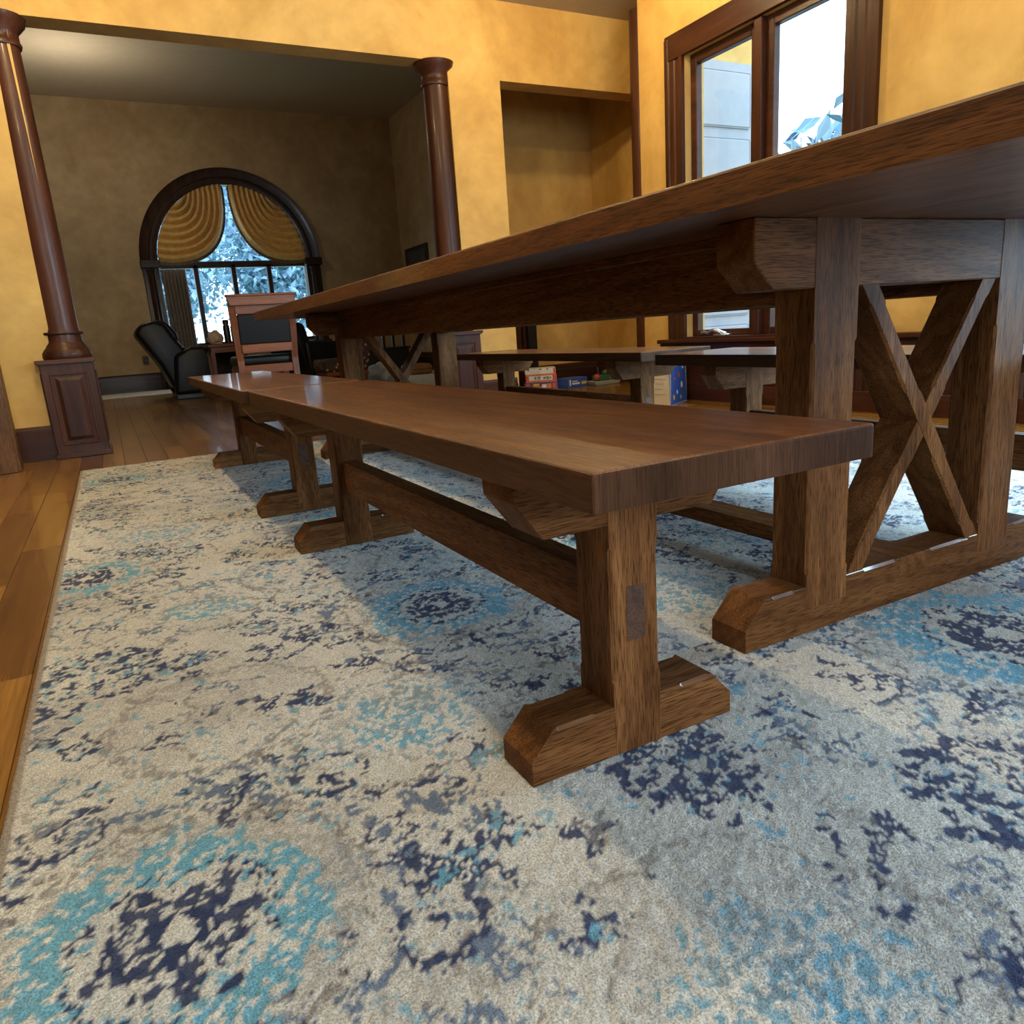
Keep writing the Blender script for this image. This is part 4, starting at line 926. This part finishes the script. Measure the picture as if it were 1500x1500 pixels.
gamebox((gx+0.004, gy+0.01, FZ+0.140), gz, 0.275, 0.23, 0.060, WHITE, ORANGE, 'white game box on top of the stack',
        [(0.08, 0.14, 0.7, 0.95, INK), (0.46, 0.54, 0.75, 0.95, INK), (0.70, 0.76, 0.75, 0.95, INK), (0.92, 0.99, 0.2, 0.95, RED)])
gamebox((gx+0.32, gy-0.03, FZ), gz+math.radians(38), 0.25, 0.16, 0.085, BLUE, BLUE, 'blue game box leaning beside the stack of game boxes',
        [(0.08, 0.16, 0.2, 0.85, WHITE), (0.22, 0.6, 0.3, 0.5, WHITE), (0.22, 0.5, 0.6, 0.7, WHITE), (0.7, 0.95, 0.25, 0.55, YEL)])
t = empty('folded_easel', (3.15, 5.70, FZ), label='folded dark wooden easel standing in the alcove behind the game boxes', cat='easel')
for a, b_, h, m in ((-0.105, -0.055, 1.10, MAHOG[2]), (-0.030, -0.004, 1.02, MAHOG[2]), (0.020, 0.115, 1.10, BLACKW)): obj('leg', box(a, b_, -0.025, 0.025, 0, h, 0.004, 1), m, t)
obj('cross_bar', box(-0.105, 0.115, -0.032, -0.025, 0.96, 1.0, 0.002, 1), MAHOG[0], t)
obj('prop_bar', prism([(-0.02, 0.98), (0.0, 0.98), (0.05, 0.3), (0.03, 0.3)], -0.035, -0.027, 'y'), BLACKW, t)
t = empty('toy_playset', (3.72, 5.30, FZ), label='colourful plastic toy playset on the alcove floor', cat='toy')
GTRAY = mat('grey_plastic', (0.40, 0.42, 0.42))
obj('tray', prism([(-0.13, 0), (0.13, 0), (0.15, 0.035), (-0.15, 0.035)], -0.1, 0.1, 'y', 0.004, 1), GTRAY, t); obj('green_block', box(-0.07, 0.06, -0.05, 0.06, 0.035, 0.085, 0.008, 2), GRN, t)
for x, y, z, r, m in ((-0.09, -0.05, 0.075, 0.03, RED), (0.09, -0.05, 0.065, 0.028, YEL), (0.12, 0.01, 0.06, 0.025, WHITE), (0.02, -0.02, 0.105, 0.024, GRN)):
    smooth(obj('knob', lathe([(0, z-r), (r*0.7, z-r*0.7), (r, z), (r*0.7, z+r*0.7), (0, z+r)], 14, (x, y)), m, t), 60)
obj('mast', tube([(-0.03, 0, 0.08), (-0.045, 0.0, 0.16)], 0.007, 8), PURPLE, t); obj('mast', tube([(0.05, 0, 0.08), (0.055, 0.0, 0.145)], 0.008, 8), YEL, t)

t = empty('shopping_bag', (3.0, 3.46, FZ), label='paper shopping bag with a blue dotted side standing by the casement window', cat='bag')
A, B, Cc, D = (-0.175, 0.0), (-0.165, -0.19), (0.14, 0.0), (0.13, 0.17)   # ground outline
def at(p, q, s_): return (p[0]+(q[0]-p[0])*s_, p[1]+(q[1]-p[1])*s_)
CREAM = plain('cream_paper', (0.62, 0.55, 0.44), 0.6, var=0.06)
def face(p, q, m, name, lean):
    d = Vector((q[0]-p[0], q[1]-p[1])); nrm = Vector((d.y, -d.x)).normalized(); secs = []
    for z, k in ((0, 0), (0.13, 0.3), (0.26, 0.75), (0.36, 1.0)):
        o_ = nrm*(-lean*k); P0, P1 = at(p, q, 0.02*k), at(p, q, 1-0.02*k)
        secs.append([(P0[0]+o_.x, P0[1]+o_.y, z), (P1[0]+o_.x, P1[1]+o_.y, z), (P1[0]+o_.x-nrm.x*0.002, P1[1]+o_.y-nrm.y*0.002, z), (P0[0]+o_.x-nrm.x*0.002, P0[1]+o_.y-nrm.y*0.002, z)])
    return obj(name, loft(secs), m, t), nrm
fa, na = face(A, B, CREAM, 'side_panel', 0.01); fb, nb_ = face(B, Cc, BLUE, 'front_panel', 0.012); face(Cc, D, CREAM, 'side_panel', 0.01); face(D, A, BLUE, 'back_panel', 0.012)
obj('bottom', prism([A, B, Cc, D], 0, 0.004, 'z'), CREAM, t)
def decal(par, p, q, s0, s1, z0, z1, nrm, m, lean, round_=False, name='print'):
    def pt(s_, z): P = at(p, q, s_); k = lean*z/0.36; return (P[0]-nrm.x*k+nrm.x*0.0016, P[1]-nrm.y*k+nrm.y*0.0016, z)
    if round_:
        sm, zm, rs, rz_ = (s0+s1)/2, (z0+z1)/2, (s1-s0)/2, (z1-z0)/2; ring_ = [pt(sm+rs*math.cos(2*PI*i/14), zm+rz_*math.sin(2*PI*i/14)) for i in range(14)]
    else: ring_ = [pt(s0, z0), pt(s1, z0), pt(s1, z1), pt(s0, z1)]
    bm = bmesh.new(); loft([[(x-nrm.x*0.001, y-nrm.y*0.001, z) for x, y, z in ring_], ring_], bm); obj(name, bm, m, par)
for k, z in enumerate((0.07, 0.105, 0.14, 0.17, 0.20, 0.23, 0.255, 0.28)): decal(fa, A, B, 0.15+0.06*(k % 3), 0.75-0.08*((k*2) % 3), z, z+0.007, na, GTRAY, 0.01)
for s_, z, r, m in ((0.22, 0.05, 0.05, YEL), (0.42, 0.08, 0.04, WHITE), (0.55, 0.19, 0.05, RED), (0.30, 0.17, 0.035, RED), (0.70, 0.12, 0.06, WHITE), (0.80, 0.24, 0.05, WHITE), (0.36, 0.26, 0.04, YEL), (0.15, 0.26, 0.045, RED), (0.62, 0.04, 0.04, YEL), (0.88, 0.07, 0.04, GRN)):
    decal(fb, B, Cc, s_-r, s_+r, z-r*0.36, z+r*0.36, nb_, m, 0.012, True, 'printed_dot')
for off in (0.03, 0.0):
    P = [at(B, Cc, 0.62), at(B, Cc, 0.92)]; d = Vector((P[1][0]-P[0][0], P[1][1]-P[0][1]))
    pts = [(P[0][0]+d.x*i/12+nb_.x*(0.05*math.sin(PI*i/12)-0.02)-nb_.x*off*4, P[0][1]+d.y*i/12+nb_.y*(0.05*math.sin(PI*i/12)-0.02)-nb_.y*off*4, 0.335-0.055*math.sin(PI*i/12)) for i in range(13)]
    smooth(obj('handle', tube(pts, 0.005, 8), WHITE, t), 60)
